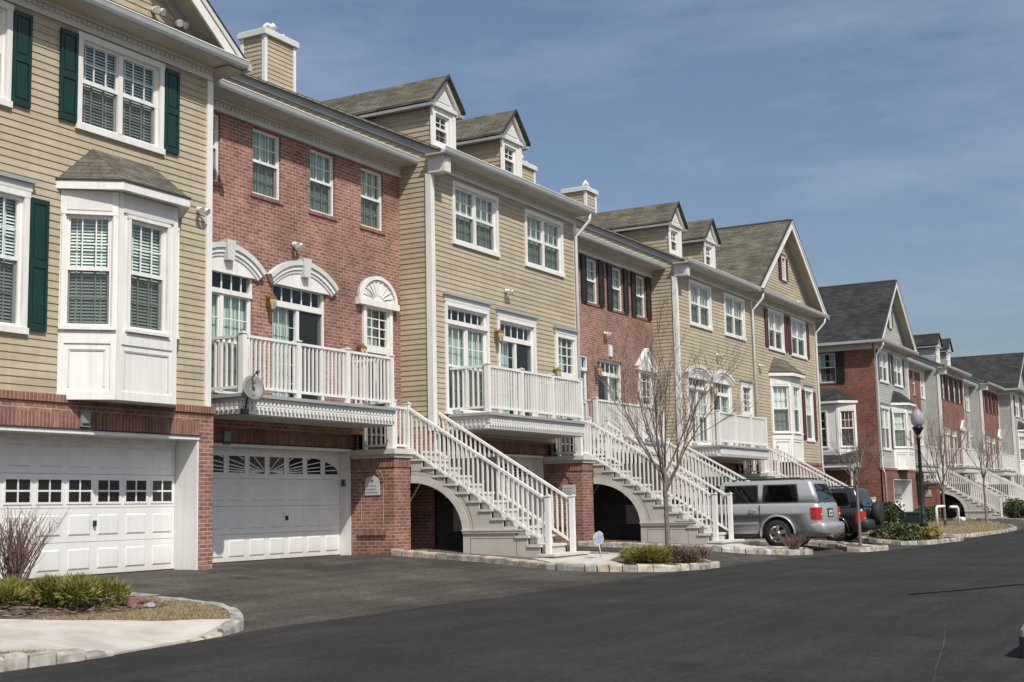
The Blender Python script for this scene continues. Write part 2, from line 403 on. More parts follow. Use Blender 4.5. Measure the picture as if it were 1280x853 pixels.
# kerbs of granite setts along a polyline; islands; walks
def kerb(pts, h=.13, w=.16, bl=.30, drop0=0, drop1=0):
    m = MB(); rnd = random.Random(int(pts[0][0]*100))
    seg = []; tot = 0
    for a, b in zip(pts[:-1], pts[1:]):
        l = math.dist(a, b); seg.append((tot, l, a, b)); tot += l
    def at(s):
        for t, l, a, b in seg:
            if s <= t+l or (t, l, a, b) == seg[-1]:
                k = (s-t)/l; return Vector((lerp(a[0], b[0], k), lerp(a[1], b[1], k))), Vector((b[0]-a[0], b[1]-a[1])).normalized()
    s = 0
    while s < tot-.05:
        e = min(tot, s+bl*rnd.uniform(.75, 1.15))
        p, d = at(s+.012); q, d2 = at(e-.008)
        n = Vector((-d.y, d.x)); n2 = Vector((-d2.y, d2.x))
        hh = h*rnd.uniform(.92, 1.08)
        if drop0 and s < drop0: hh *= max(.12, s/drop0)
        if drop1 and s > tot-drop1: hh *= max(.12, (tot-s)/drop1)
        j = lambda: rnd.uniform(-.012, .012)
        bot = [(c.x+j(), c.y+j()) for c in (p, q, q+n2*w, p+n*w)]
        z0 = min(zg(*c) for c in bot)-.1
        top = [(c.x+j()*.8, c.y+j()*.8) for c in (p+n*.018, q+n2*.018, q+n2*(w-.01), p+n*(w-.01))]
        mid = [(lerp(a[0], b[0], .15), lerp(a[1], b[1], .15)) for a, b in zip(bot, top)]
        zt = [zg(*c)+hh+j()*.8 for c in top]
        base = [(c[0], c[1], z0) for c in bot]; sh = [(c[0], c[1], z-.03) for c, z in zip(mid, zt)]; tp = [(c[0], c[1], z) for c, z in zip(top, zt)]
        m.loft([base, sh, tp], rnd.choice(('granite', 'granite', 'granite_tan', 'granite_dark')), smooth=False)
        s = e
    return structure(m.build('kerb'))
def ramp(x, y):
    if not 8.9 < x < 11.6 or y > 12: return 1
    e = max(0, min(1, (y-road_edge(x)+.02)/1.2)); k = max(0, 1-max(0, abs(x-10.2)-.75)/.55)
    return 1-k*(1-e)
def patch(name, poly, mat, dz, lay=0):
    bm = bmesh.new()
    vs_ = [bm.verts.new((x, y, 0)) for x, y in poly]
    bm.faces.new(vs_); bmesh.ops.triangulate(bm, faces=bm.faces)
    for _ in range(4):
        ed = [e for e in bm.edges if e.calc_length() > .35]
        bmesh.ops.subdivide_edges(bm, edges=ed, cuts=1); bmesh.ops.triangulate(bm, faces=bm.faces)
    for v in bm.verts: v.co.z = zg(v.co.x, v.co.y)+dz*ramp(v.co.x, v.co.y)+lay*.004+.004
    be = [e for e in bm.edges if e.is_boundary]
    ex = bmesh.ops.extrude_edge_only(bm, edges=be)['geom']
    for v in ex:
        if isinstance(v, bmesh.types.BMVert): v.co.z -= .25
    me = bpy.data.meshes.new(name); bm.to_mesh(me); bm.free(); me.materials.append(M[mat])
    o = bpy.data.objects.new(name, me); COL.objects.link(o); return structure(o)
# near island
islA = [(-3, 10.25), (8.4, 10.05), (9.5, 9.93), (10.9, 10.08), (11.7, 10.3), (12.1, 10.5), (12.5, 10.9), (12.85, 11.35), (12.98, 11.9), (12.95, 12.7), (12.8, 13.4), (12.3, 15.0), (11.6, 15.75), (-3, 15.75)]
patch('lawn', islA, 'lawn', .10)
patch('planting_bed', [(-3, 12.4), (6, 12.6), (10.6, 12.25), (11.5, 11.95), (12.5, 12.0), (12.75, 12.9), (12.55, 13.7), (12.2, 14.9), (11.5, 15.5), (-3, 15.6)], 'mulch', .11, 2)
walkA = [(6.6, 13), (8.1, 11.0), (8.7, 10.3), (9.25, 10.03), (9.62, 9.93), (10.9, 10.06), (11.4, 10.16), (11.8, 10.36), (11.3, 10.85), (10.2, 12.1), (7.5, 15.6), (5.5, 15.6)]
patch('front_walk', walkA, 'concrete', .11, 4)
kerb([(-3, 10.15), (4, 10.05), (8.3, 9.93), (9.55, 9.86)], drop1=.8)
kerb([(10.75, 9.98), (11.4, 10.08), (11.85, 10.22), (12.2, 10.5), (12.7, 11.0), (12.98, 11.4), (13.12, 11.95), (13.1, 12.7), (12.95, 13.4), (12.5, 14.9)], drop0=1.0)
# strip beside the first staircase and its island
isl2 = [(23.35, 15.95), (23.25, 13.8), (23.0, 12.75), (22.7, 11.85), (23.0, 11.0), (23.7, 10.15), (24.55, 9.75), (25.8, 9.8), (26.15, 10.2), (26.35, 11.4), (26.2, 12.3), (25.6, 12.8), (25.5, 15.95)]
patch('planting_bed', isl2, 'mulch', .09)
patch('front_walk', [(23.5, 12.75), (22.9, 12.0), (23.1, 11.2), (23.5, 10.75), (24.4, 11.5), (26.1, 12.0), (25.8, 12.5), (25.4, 12.8)], 'concrete', .11)
kerb([(23.2, 16.0), (23.1, 13.8), (22.84, 12.7), (22.5, 11.8), (22.85, 10.85), (23.6, 9.98), (24.5, 9.58), (25.9, 9.64), (26.32, 10.1), (26.52, 11.4), (26.35, 12.4), (25.8, 13.5), (25.7, 15.9)])
# strip beside the second staircase
isl3 = [(30.1, 15.0), (30.4, 12.6), (30.5, 11.6), (31.15, 10.8), (32.3, 10.5), (34.2, 10.36), (34.7, 10.6), (34.2, 11.2), (33.2, 11.9), (33.0, 15.0)]
patch('planting_bed', isl3, 'mulch', .085)
patch('front_walk', [(30.9, 12.0), (30.7, 11.6), (31.2, 11.0), (32.9, 10.75), (33.6, 10.9), (33.0, 11.9)], 'concrete', .10)
kerb([(29.95, 14.95), (30.24, 12.6), (30.32, 11.5), (31.05, 10.65), (32.25, 10.34), (34.3, 10.2), (34.9, 10.6), (34.4, 11.2), (33.4, 11.9), (33.2, 14)])
# islands farther along
isl4 = [(37.1, 9.95), (37.15, 9.72), (38.6, 9.45), (39.05, 9.6), (39.15, 10.1), (39.05, 15.6), (38.4, 15.6), (38.2, 10.6)]
patch('planting_bed', isl4, 'mulch', .085); kerb([(38.25, 15.5), (38.05, 10.7), (36.95, 10.05), (37.0, 9.6), (38.6, 9.3), (39.2, 9.5), (39.3, 10.1), (39.2, 15.6)])
isl5 = [(43.0, 10.9), (43.05, 9.95), (43.7, 9.32), (47.4, 9.05), (48.1, 9.6), (48.2, 11.5), (47.8, 15.2), (47.4, 15.4), (45.4, 14.7)]
patch('planting_bed', isl5, 'mulch', .085); kerb([(45.2, 14.7), (42.85, 10.9), (42.88, 9.9), (43.6, 9.16), (47.5, 8.88), (48.28, 9.5), (48.38, 11.5), (48.0, 15.2)])
isl6 = [(51.35, 15.6), (50.95, 11), (51.3, 10.0), (52.5, 9.5), (60, 9.46), (64, 9.76), (66.9, 10.45), (68.4, 11.3), (68.8, 12.3), (68.6, 15.6)]
patch('lawn', isl6, 'lawn', .085); kerb([(51.2, 15.5), (50.8, 11), (51.15, 9.9), (52.45, 9.34), (60, 9.3), (64, 9.6), (67, 10.3), (68.56, 11.2), (69, 12.3), (68.8, 15.5)])
isl7 = [(78.5, 15.2), (77.0, 11.0), (78.2, 9.4), (86, 9.2), (87, 11), (86.3, 15.3)]
patch('planting_bed', isl7, 'mulch', .085); kerb([(78.3, 15.2), (76.8, 11.0), (78.1, 9.2), (86.1, 9.0), (87.2, 11), (86.5, 15.3)])
isl8 = [(92.5, 15.2), (91.5, 11.0), (92.6, 9.4), (108, 9.2), (109, 11), (108.5, 14.0)]
patch('planting_bed', isl8, 'mulch', .085); kerb([(92.3, 15.2), (91.3, 11.0), (92.5, 9.2), (108.2, 9.0), (109.2, 11), (108.7, 14.0)])

# ------------------------------------------------------------------ house kit (local frame: x along the street, y=0 front face, z=0 garage floor)
def ubox(m, T, u0, u1, d0, d1, z0, z1, mat):
    m.hexa([T(u0,d1,z0), T(u1,d1,z0), T(u1,d0,z0), T(u0,d0,z0), T(u0,d1,z1), T(u1,d1,z1), T(u1,d0,z1), T(u0,d0,z1)], mat)
def Tfront(u, d, z): return (u, -d, z)
def Tleft(x=0): return lambda u, d, z: (x-d, u, z)
def Tright(x): return lambda u, d, z: (x+d, u, z)
def Tface(p, q):
    p = Vector((p[0], p[1])); q = Vector((q[0], q[1])); t = (q-p).normalized(); n = Vector((t.y, -t.x))
    return (lambda u, d, z: (p.x+t.x*u+n.x*d, p.y+t.y*u+n.y*d, z)), (q-p).length
def minus(a, b, holes):
    iv = [(a, b)]
    for h0, h1 in holes:
        o = []
        for s, e in iv:
            if h1 <= s or h0 >= e: o.append((s, e)); continue
            if h0 > s: o.append((s, h0))
            if h1 < e: o.append((h1, e))
        iv = o
    return [i for i in iv if i[1]-i[0] > 1e-4]
def siding_wall(m, u0, u1, z0, z1, holes, T, mat, exp=.118, lims=None):
    z = z0
    while z < z1-1e-4:
        zt = min(z+exp, z1)
        cuts = sorted({z, zt} | {h for q in holes for h in q[2:4] if z < h < zt})
        for k, (a, b) in enumerate(zip(cuts[:-1], cuts[1:])):
            c = (a+b)/2
            hs = [(q[0], q[1]) for q in holes if q[2] < c < q[3]]
            da, db = lerp(.016, .002, (a-z)/exp), lerp(.016, .002, (b-z)/exp)
            la = lims(a) if lims else (u0, u1); lb = lims(b) if lims else (u0, u1)
            if la[1]-la[0] < .01: continue
            if lims and not hs:
                m.face([T(la[0],da,a), T(la[1],da,a), T(lb[1],db,b), T(lb[0],db,b)], mat)
                if k == 0: m.face([T(la[0],0,a), T(la[1],0,a), T(la[1],da,a), T(la[0],da,a)], mat)
            else:
                for s, e in minus(max(u0, la[0]), min(u1, la[1]), hs):
                    m.face([T(s,da,a), T(e,da,a), T(e,db,b), T(s,db,b)], mat)
                    if k == 0: m.face([T(s,0,a), T(e,0,a), T(e,da,a), T(s,da,a)], mat)
        z = zt
    reveals(m, holes, T, 'white', .0, -.12)
def reveals(m, holes, T, mat, d0, d1):
    for q in holes:
        a, b, c, d = q[:4]
        m.face([T(a,d0,c), T(a,d1,c), T(a,d1,d), T(a,d0,d)], mat); m.face([T(b,d0,c), T(b,d0,d), T(b,d1,d), T(b,d1,c)], mat)
        m.face([T(a,d0,d), T(a,d1,d), T(b,d1,d), T(b,d0,d)], mat); m.face([T(a,d0,c), T(b,d0,c), T(b,d1,c), T(a,d1,c)], mat)
def flat_wall(m, u0, u1, z0, z1, holes, T, mat, d=0, rev=.14):
    us = sorted({u0, u1} | {min(u1, max(u0, x)) for q in holes for x in q[:2]}); zs = sorted({z0, z1} | {min(z1, max(z0, x)) for q in holes for x in q[2:4]})
    for a, b in zip(us[:-1], us[1:]):
        for c, e in zip(zs[:-1], zs[1:]):
            uc, zc = (a+b)/2, (c+e)/2
            if any(q[0] < uc < q[1] and q[2] < zc < q[3] for q in holes): continue
            m.face([T(a,d,c), T(b,d,c), T(b,d,e), T(a,d,e)], mat)
    reveals(m, holes, T, mat, d, d-rev)

def window(P, T, u0, u1, z0, z1, units=1, trim=.10, d=.0, shade='blinds', cols=3, rows=2, grid='upper', sill=True, head=0, split=.52, near=True, name='window', hung=True):
    """double-hung window in the hole u0..u1, z0..z1"""
    f = MB(); p = MB(); sc = MB(); bl = MB()
    w = 'white'
    if trim:
        ubox(f, T, u0-trim, u0, d, d+.045, z0, z1, w); ubox(f, T, u1, u1+trim, d, d+.045, z0, z1, w)
        ubox(f, T, u0-trim-.01, u1+trim+.01, d, d+.05, z1, z1+trim, w)
        if head: ubox(f, T, u0-trim-.03, u1+trim+.03, d, d+.055, z1+trim, z1+trim+head*.7, 'trim_pale'); ubox(f, T, u0-trim-.07, u1+trim+.07, d, d+.11, z1+trim+head*.7, z1+trim+head, 'trim_grey')
        if sill: ubox(f, T, u0-trim-.02, u1+trim+.02, d, d+.065, z0-trim, z0, w)
    elif sill:
        ubox(f, T, u0-.06, u1+.06, d-.1, d+.03, z0-.075, z0-.001, 'brick_soldier')
    b0 = d-.015 if trim else d-.05
    fr = .05
    uw = (u1-u0)/units
    zs = z0+(z1-z0)*split if hung else z0
    # outer frame and mullions
    ubox(f, T, u0, u0+fr, b0-.1, b0, z0, z1, w); ubox(f, T, u1-fr, u1, b0-.1, b0, z0, z1, w)
    ubox(f, T, u0+fr, u1-fr, b0-.1, b0, z1-fr, z1, w); ubox(f, T, u0+fr, u1-fr, b0-.1, b0, z0, z0+fr, w)
    for k in range(1, units): ubox(f, T, u0+uw*k-.05, u0+uw*k+.05, b0-.1, b0+.012, z0+fr, z1-fr, w)
    for k in range(units):
        a = u0+uw*k+(.05 if k else fr); b = u0+uw*(k+1)-(.05 if k < units-1 else fr)
        if hung: ubox(f, T, a, b, b0-.06, b0-.012, zs-.028, zs+.028, w)
        for zz0, zz1, dd, on in ((zs, z1-fr, b0-.022, True), (z0+fr, zs, b0-.058, grid == 'both')):
            if zz1-zz0 < .1: continue
            # sash stiles
            ubox(f, T, a, a+.028, dd-.025, dd+.006, zz0, zz1, w); ubox(f, T, b-.028, b, dd-.025, dd+.006, zz0, zz1, w)
            p.face([T(a,dd-.012,zz0), T(b,dd-.012,zz0), T(b,dd-.012,zz1), T(a,dd-.012,zz1)], 'glass')
            t = .010
            for c in range(1, cols):
                x = lerp(a, b, c/cols); q_ = .019 if on else 0; ubox(f if on else bl, T, x-t, x+t, dd-.03+q_, dd-.016+q_, zz0, zz1, w)
            for r_ in range(1, rows):
                z = lerp(zz0, zz1, r_/rows); q_ = .019 if on else 0; ubox(f if on else bl, T, a, b, dd-.031+q_, dd-.017+q_, z-t, z+t, w)
        if hung: sc.face([T(a,b0-.03,z0+fr), T(b,b0-.03,z0+fr), T(b,b0-.03,zs-.02), T(a,b0-.03,zs-.02)], 'screen')
        db = b0-.13
        if shade == 'blinds':
            if near:
                z = z0+.03
                while z < z1-.04:
                    bl.face([T(a-.02,db+.014,z), T(b+.02,db+.014,z), T(b+.02,db-.012,z+.038), T(a-.02,db-.012,z+.038)], 'blind'); z += .052
                for q in (.2, .8):
                    x = lerp(a, b, q); ubox(bl, T, x-.012, x+.012, db+.014, db+.018, z0+.03, z1-.03, 'blind')
            else: bl.face([T(a-.02,db,z0), T(b+.02,db,z0), T(b+.02,db,z1), T(a-.02,db,z1)], 'blind')
        elif shade == 'half':
            bl.face([T(a-.02,db,lerp(z0,z1,.45)), T(b+.02,db,lerp(z0,z1,.45)), T(b+.02,db,z1), T(a-.02,db,z1)], 'blind')
        elif shade == 'curtain': bl.face([T(a-.02,db,z0), T(b+.02,db,z0), T(b+.02,db,z1), T(a-.02,db,z1)], 'curtain')
        elif shade == 'sides':
            for s, e in ((a-.02, lerp(a, b, .3)), (lerp(a, b, .72), b+.02)): bl.face([T(s,db,z0), T(e,db,z0), T(e,db,z1), T(s,db,z1)], 'curtain')
    o = f.build(name, P)
    p.build('pane', o)
    if sc.f: sc.build('screen', o)
    if bl.f: bl.build('blinds' if shade in ('blinds', 'half') else 'curtain', o)
    return o
def slider(P, T, u0, u1, z0, z1, trim=.10, d=0, head=0, dark=1, zt=.42):
    """glazed sliding door with a row of transom lights"""
    f = MB(); p = MB(); c = MB(); w = 'white'
    if trim:
        ubox(f, T, u0-trim, u0, d, d+.045, z0, z1, w); ubox(f, T, u1, u1+trim, d, d+.045, z0, z1, w); ubox(f, T, u0-trim, u1+trim, d, d+.05, z1, z1+trim, w)
        if head: ubox(f, T, u0-trim-.03, u1+trim+.03, d, d+.055, z1+trim, z1+trim+head*.7, 'trim_pale'); ubox(f, T, u0-trim-.07, u1+trim+.07, d, d+.11, z1+trim+head*.7, z1+trim+head, 'trim_grey')
    b = d-.02 if trim else d-.05
    ubox(f, T, u0, u0+.07, b-.12, b, z0, z1, w); ubox(f, T, u1-.07, u1, b-.12, b, z0, z1, w)
    ubox(f, T, u0+.07, u1-.07, b-.12, b, z1-.06, z1, w); ubox(f, T, u0+.07, u1-.07, b-.12, b+.01, z1-zt-.07, z1-zt+.05, w); ubox(f, T, u0+.07, u1-.07, b-.12, b, z0, z0+.06, w)
    um = (u0+u1)/2
    ubox(f, T, um-.045, um+.045, b-.09, b-.01, z0+.06, z1-zt-.07, w)
    for k in range(1, 5):
        x = lerp(u0+.07, u1-.07, k/5); ubox(f, T, x-.011, x+.011, b-.06, b-.035, z1-zt+.05, z1-.06, w)
    for (a, e), on in (((u0+.07, um-.045), dark != 0), ((um+.045, u1-.07), dark != 1)):
        if on:
            for k in (1, 2): x = lerp(a, e, k/3); ubox(f, T, x-.009, x+.009, b-.075, b-.062, z0+.06, z1-zt-.07, w)
            for k in range(1, 5): z = lerp(z0+.06, z1-zt-.07, k/5); ubox(f, T, a, e, b-.075, b-.063, z-.009, z+.009, w)
            c.face([T(a,b-.2,z0), T(e,b-.2,z0), T(e,b-.2,z1-zt), T(a,b-.2,z1-zt)], 'curtain')
        p.face([T(a,b-.055,z0+.06), T(e,b-.055,z0+.06), T(e,b-.055,z1-zt-.07), T(a,b-.055,z1-zt-.07)], 'glass')
    a, e = ((um+.045, u1-.07) if dark == 1 else (u0+.07, um-.045))
    scr = MB(); scr.face([T(a,b-.03,z0+.06), T(e,b-.03,z0+.06), T(e,b-.03,z1-zt-.07), T(a,b-.03,z1-zt-.07)], 'screen')
    # hanging blind slats in the dark half
    for k in range(9):
        x = lerp(a, e, (k+.3)/9); c.face([T(x,b-.2,z0), T(x+.05,b-.24,z0), T(x+.05,b-.24,z1-zt), T(x,b-.2,z1-zt)], 'blind')
    p.face([T(u0+.07,b-.048,z1-zt+.05), T(u1-.07,b-.048,z1-zt+.05), T(u1-.07,b-.048,z1-.06), T(u0+.07,b-.048,z1-.06)], 'glass')
    o = f.build('sliding_door', P); p.build('pane', o); c.build('curtain', o); scr.build('screen', o)
    return o
def entry(P, T, u0, u1, z0, z1, trim=.11, d=0, zt=3.55, head=0):
    f = MB(); p = MB(); w = 'white'; c = MB()
    ubox(f, T, u0, u0+.12, d-.1, d+.06, z0, z1, w); ubox(f, T, u1-.12, u1, d-.1, d+.06, z0, z1, w)
    ubox(f, T, u0+.12, u1-.12, d-.1, d+.055, z1-.1, z1, w); ubox(f, T, u0+.12, u1-.12, d-.1, d+.06, zt-.14, zt+.02, w)
    if head: ubox(f, T, u0-.04, u1+.04, d, d+.065, z1, z1+head*.6, 'trim_pale'); ubox(f, T, u0-.08, u1+.08, d, d+.12, z1+head*.6, z1+head, 'trim_grey')
    a, b = u0+.12, u1-.12
    ubox(f, T, a, a+.05, d-.06, d+.02, zt+.02, z1-.1, w); ubox(f, T, b-.05, b, d-.06, d+.02, zt+.02, z1-.1, w)
    for k in (1, 2): x = lerp(a, b, k/3); ubox(f, T, x-.012, x+.012, d-.05, d-.02, zt+.02, z1-.1, w)
    for k in (1, 2, 3): z = lerp(zt+.02, z1-.1, k/4); ubox(f, T, a, b, d-.05, d-.021, z-.012, z+.012, w)
    p.face([T(a,d-.035,zt+.02), T(b,d-.035,zt+.02), T(b,d-.035,z1-.1), T(a,d-.035,z1-.1)], 'glass')
    c.face([T(a,d-.3,zt), T(b,d-.3,zt), T(b,d-.3,z1), T(a,d-.3,z1)], 'curtain')
    # door leaf set back, storm door glass in front
    ubox(f, T, a, b, d-.24, d-.19, z0, zt-.14, 'door_white')
    for zz0, zz1 in ((z0+.2, z0+.75), (z0+.95, zt-.35)):
        ubox(f, T, a+.12, (a+b)/2-.04, d-.2, d-.18, zz0, zz1, 'trim_pale'); ubox(f, T, (a+b)/2+.04, b-.12, d-.2, d-.18, zz0, zz1, 'trim_pale')
    ubox(f, T, a, a+.07, d-.12, d-.07, z0, zt-.14, 'sh_black'); ubox(f, T, b-.07, b, d-.12, d-.07, z0, zt-.14, 'sh_black')
    p.face([T(a+.07,d-.09,z0), T(b-.07,d-.09,z0), T(b-.07,d-.09,zt-.14), T(a+.07,d-.09,zt-.14)], 'car_glass')
    o = f.build('entry_door', P); p.build('pane', o); c.build('curtain', o)
    h = MB(); ubox(h, T, b-.13, b-.10, d-.07, d-.02, z0+.95, z0+1.12, 'brass'); h.build('handle', o)
    return o
def shutter(P, T, u0, u1, z0, z1, mat, d=.02):
    m = MB()
    ubox(m, T, u0, u1, d, d+.022, z0, z1, mat)
    t = .05
    ubox(m, T, u0, u0+t, d+.02, d+.04, z0, z1, mat); ubox(m, T, u1-t, u1, d+.02, d+.04, z0, z1, mat)
    zm = lerp(z0, z1, .5)
    for a, b in ((z0, z0+.08), (zm-.05, zm+.05), (z1-.08, z1)): ubox(m, T, u0+t, u1-t, d+.02, d+.039, a, b, mat)
    for a, b in ((z0+.12, zm-.09), (zm+.09, z1-.12)): ubox(m, T, u0+t+.025, u1-t-.025, d+.02, d+.033, a, b, mat)
    return m.build('shutter', P)
def segarch(P, T, u0, u1, z0, rise, d=.0, kind='arch'):
    """projecting white door head: curved, sunburst or pointed"""
    key = kind == 'arch'
    kind = 'arch' if kind in ('arch', 'plain_arch') else kind
    m = MB(); uc = (u0+u1)/2; h = (u1-u0)/2
    if kind == 'arch':
        Rr = (h*h+rise*rise)/(2*rise); zc = z0+rise-Rr; a0 = math.asin(h/Rr)
        def arc(off, dz=0, n=18): return [(uc+(Rr+off)*math.sin(lerp(-a0, a0, i/n)), zc+(Rr+off)*math.cos(lerp(-a0, a0, i/n))+dz) for i in range(n+1)]
        for o0, o1, dd, mat in ((-.10, .0, .13, 'trim_pale'), (-.19, -.10, .095, 'white'), (-.26, -.19, .07, 'trim_pale')):
            A, B = arc(o0), arc(o1)
            for i in range(len(A)-1):
                q = [A[i], A[i+1], B[i+1], B[i]]
                m.hexa([T(x, d, z) for x, z in q]+[T(x, d+dd, z) for x, z in q], mat)
        A = arc(-.25)
        A = [(x, max(z, z0-.16)) for x, z in A]
        m.prism([T(x, d+.0, z) for x, z in [(A[0][0], z0-.16), (A[-1][0], z0-.16)]+A[::-1]], Vector(T(0,.05,0))-Vector(T(0,0,0)), 'white')
        kz = z0+rise
        if key: q = [(uc-.09, kz-.34), (uc+.09, kz-.34), (uc+.13, kz+.05), (uc-.13, kz+.05)]
        if key: m.hexa([T(x, d, z) for x, z in q]+[T(x, d+.17, z) for x, z in q], 'trim_pale')
    elif kind == 'sun':
        n = 16
        A = [(uc-h*math.cos(math.pi*i/n), z0+rise*math.sin(math.pi*i/n)) for i in range(n+1)]
        m.prism([T(x, d, z) for x, z in A], Vector(T(0,.07,0))-Vector(T(0,0,0)), 'white')
        for i in range(n):
            q = [A[i], A[i+1], (lerp(uc, A[i+1][0], .86), lerp(z0, A[i+1][1], .86)), (lerp(uc, A[i][0], .86), lerp(z0, A[i][1], .86))]
            m.hexa([T(x, d, z) for x, z in q]+[T(x, d+.12, z) for x, z in q], 'white')
        for i in range(1, 10):
            a = math.pi*i/10; c, s = math.cos(a), math.sin(a)
            q = [(uc-c*h*.25-s*.012, z0+s*rise*.25-c*.012), (uc-c*h*.84-s*.035, z0+s*rise*.84+c*.035), (uc-c*h*.84+s*.035, z0+s*rise*.84-c*.035), (uc-c*h*.25+s*.012, z0+s*rise*.25+c*.012)]
            m.hexa([T(x, d+.06, z) for x, z in q]+[T(x, d+.09, z) for x, z in q], 'white')
        ubox(m, T, u0-.04, u1+.04, d, d+.14, z0-.14, z0, 'white')
    else:
        m.prism([T(u0, d, z0), T(u1, d, z0), T(uc, d, z0+rise)], Vector(T(0,.08,0))-Vector(T(0,0,0)), 'white')
        for s in (-1, 1):
            q = [(uc+s*h, z0), (uc, z0+rise), (uc, z0+rise+.08), (uc+s*(h+.08), z0)]
            m.hexa([T(x, d, z) for x, z in q]+[T(x, d+.15, z) for x, z in q], 'white')
        ubox(m, T, u0-.05, u1+.05, d, d+.13, z0-.12, z0, 'white')
    return m.build('door_head', P)
def garage_door(P, x1, y, w=4.88, rows=4, lights='cross', lrow=2, h=2.16, zoff=0):
    m = MB(); gl = MB(); x0 = x1-w; T = lambda u, d, z: (u, y-d, z+zoff)
    rh = h/rows; n = 8; cw = w/n
    for r_ in range(rows):
        ubox(m, T, x0, x1, -.05, 0, r_*rh+.003, (r_+1)*rh-.003, 'door_white')
        for c in range(n):
            a, b = x0+c*cw+.075, x0+(c+1)*cw-.075; z0, z1 = r_*rh+.10, (r_+1)*rh-.10
            if r_ == lrow:
                z0 -= .005; z1 += .005
                ubox(m, T, a, b, .0, .012, z0-.035, z0, 'door_white'); ubox(m, T, a, b, 0, .012, z1, z1+.035, 'door_white')
                ubox(m, T, a-.035, a, 0, .012, z0-.035, z1+.035, 'door_white'); ubox(m, T, b, b+.035, 0, .012, z0-.035, z1+.035, 'door_white')
                gl.face([T(a,.003,z0), T(b,.003,z0), T(b,.003,z1), T(a,.003,z1)], 'dark_pane')
                if lights == 'cross':
                    ubox(m, T, (a+b)/2-.014, (a+b)/2+.014, .004, .012, z0, z1, 'door_white'); zc = (z0+z1)/2; ubox(m, T, a, b, .004, .0115, zc-.014, zc+.014, 'door_white')
                else:   # one wide fan of bars over the eight lights, white above its arch
                    fx = x0+4*cw; FW, FH = 4*cw, (z1-z0)*1.32
                    for q in range(0, 15):
                        ang = math.pi*q/14; dx, dz = FW*math.cos(ang), FH*math.sin(ang)
                        ins = [(fx+t*dx/80, z0+.012+t*dz/80) for t in range(3, 81)]; ins = [p for p in ins if a <= p[0] <= b and z0 <= p[1] <= z1]
                        if len(ins) >= 3: m.bar(T(ins[0][0],.006,ins[0][1]), T(ins[-1][0],.006,ins[-1][1]), .006, .020, 'door_white', up=(.3, 0, 1))
                    for q in range(8):
                        xa, xb = lerp(a, b, q/8), lerp(a, b, (q+1)/8)
                        za, zb_ = [min(z1, z0+FH*math.sqrt(max(0, 1-((x-fx)/FW)**2))) for x in (xa, xb)]
                        if min(za, zb_) < z1-.002: m.face([T(xa,.008,za), T(xb,.008,zb_), T(xb,.008,z1), T(xa,.008,z1)], 'door_white')
            else:
                e = .028
                q0 = [(a, z0), (b, z0), (b, z1), (a, z1)]; q1 = [(a+e, z0+e), (b-e, z0+e), (b-e, z1-e), (a+e, z1-e)]
                # sunk bevel and raised field
                for i in range(4):
                    j = (i+1) % 4
                    m.face([T(q0[i][0],.001,q0[i][1]), T(q0[j][0],.001,q0[j][1]), T(q1[j][0],.016,q1[j][1]), T(q1[i][0],.016,q1[i][1])], 'door_white')
                m.face([T(x, .016, z) for x, z in q1], 'door_white')
                ubox(m, T, a-.016, b+.016, .0005, .002, z1, z1+.012, 'trim_pale')
    ubox(m, T, x0, x1, -.03, .006, -.02, .02, 'rubber')
    o = m.build('garage_door', P); gl.build('pane', o)
    hd = MB(); hx = x0+cw*5.0; ubox(hd, T, hx-.02, hx+.02, .002, .05, rh*1.45, rh*1.62, 'black_metal'); hd.build('handle', o)
    return o
plain('dark_pane', (.012, .013, .013), .08, .1)
EX = .45
def eave(P, x0, x1, dent=True, ends=(0, 0), gut=True, dz=0):
    """frieze, soffit and gutter along the front"""
    m = MB()
    def fin(b, n):
        if dz: b.v = [(p[0], p[1], p[2]+dz) for p in b.v]
        return b.build(n, P)
    m.box(x0, x1, -.035, -.001, 8.75, 9.0, 'trim_pale'); m.box(x0, x1, -.06, -.036, 8.75, 8.81, 'trim_pale'); m.box(x0, x1, -.075, -.036, 8.94, 9.0, 'trim_pale')
    if dent:
        n = int((x1-x0)/.11)
        for i in range(n):
            a = x0+(i+.25)*(x1-x0)/n; m.box(a, a+.055, -.062, -.037, 8.86, 8.92, 'trim_pale')
    fin(m, 'frieze')
    s = MB(); s.box(x0-ends[0], x1+ends[1], -EX+.02, -.001, 9.001, 9.03, 'soffit'); s.box(x0-ends[0], x1+ends[1], -EX, -EX+.02, 9.0, 9.10, 'gutter'); fin(s, 'soffit')
    if gut:
        t = MB(); pr = [(-EX-.002, 9.0), (-EX-.085, 9.005), (-EX-.11, 9.05), (-EX-.125, 9.12), (-EX-.125, 9.135), (-EX-.112, 9.135), (-EX-.10, 9.06), (-EX-.07, 9.02), (-EX-.002, 9.02)]
        t.prism([(x0-ends[0], y, z) for y, z in pr], (x1-x0+ends[0]+ends[1], 0, 0), 'gutter'); t.box(x0-ends[0], x1+ends[1], -EX-.134, -EX-.110, 9.132, 9.15, 'white'); fin(t, 'gutter')  # thin white strip paints the highlight along the gutter lip
PITCH = .49
def roof_x(P, x0, x1, mat='shingle', yr=6.5, yb=13.4, ye=-EX, ze=9.105):
    """roof with its ridge along the street"""
    zr = ze+PITCH*(yr-ye); zb = zr-PITCH*(yb-yr); t = .10
    m = MB(); m.prism([(x0,ye,ze), (x0,yr,zr), (x0,yb,zb), (x0,yb,zb-t), (x0,yr,zr-t), (x0,ye,ze-.06)], (x1-x0, 0, 0), mat, mat)
    m.tube([(x0, yr, zr), (x1, yr, zr)], .06, 6, 'roof_edge')
    return m.build('roof', P)
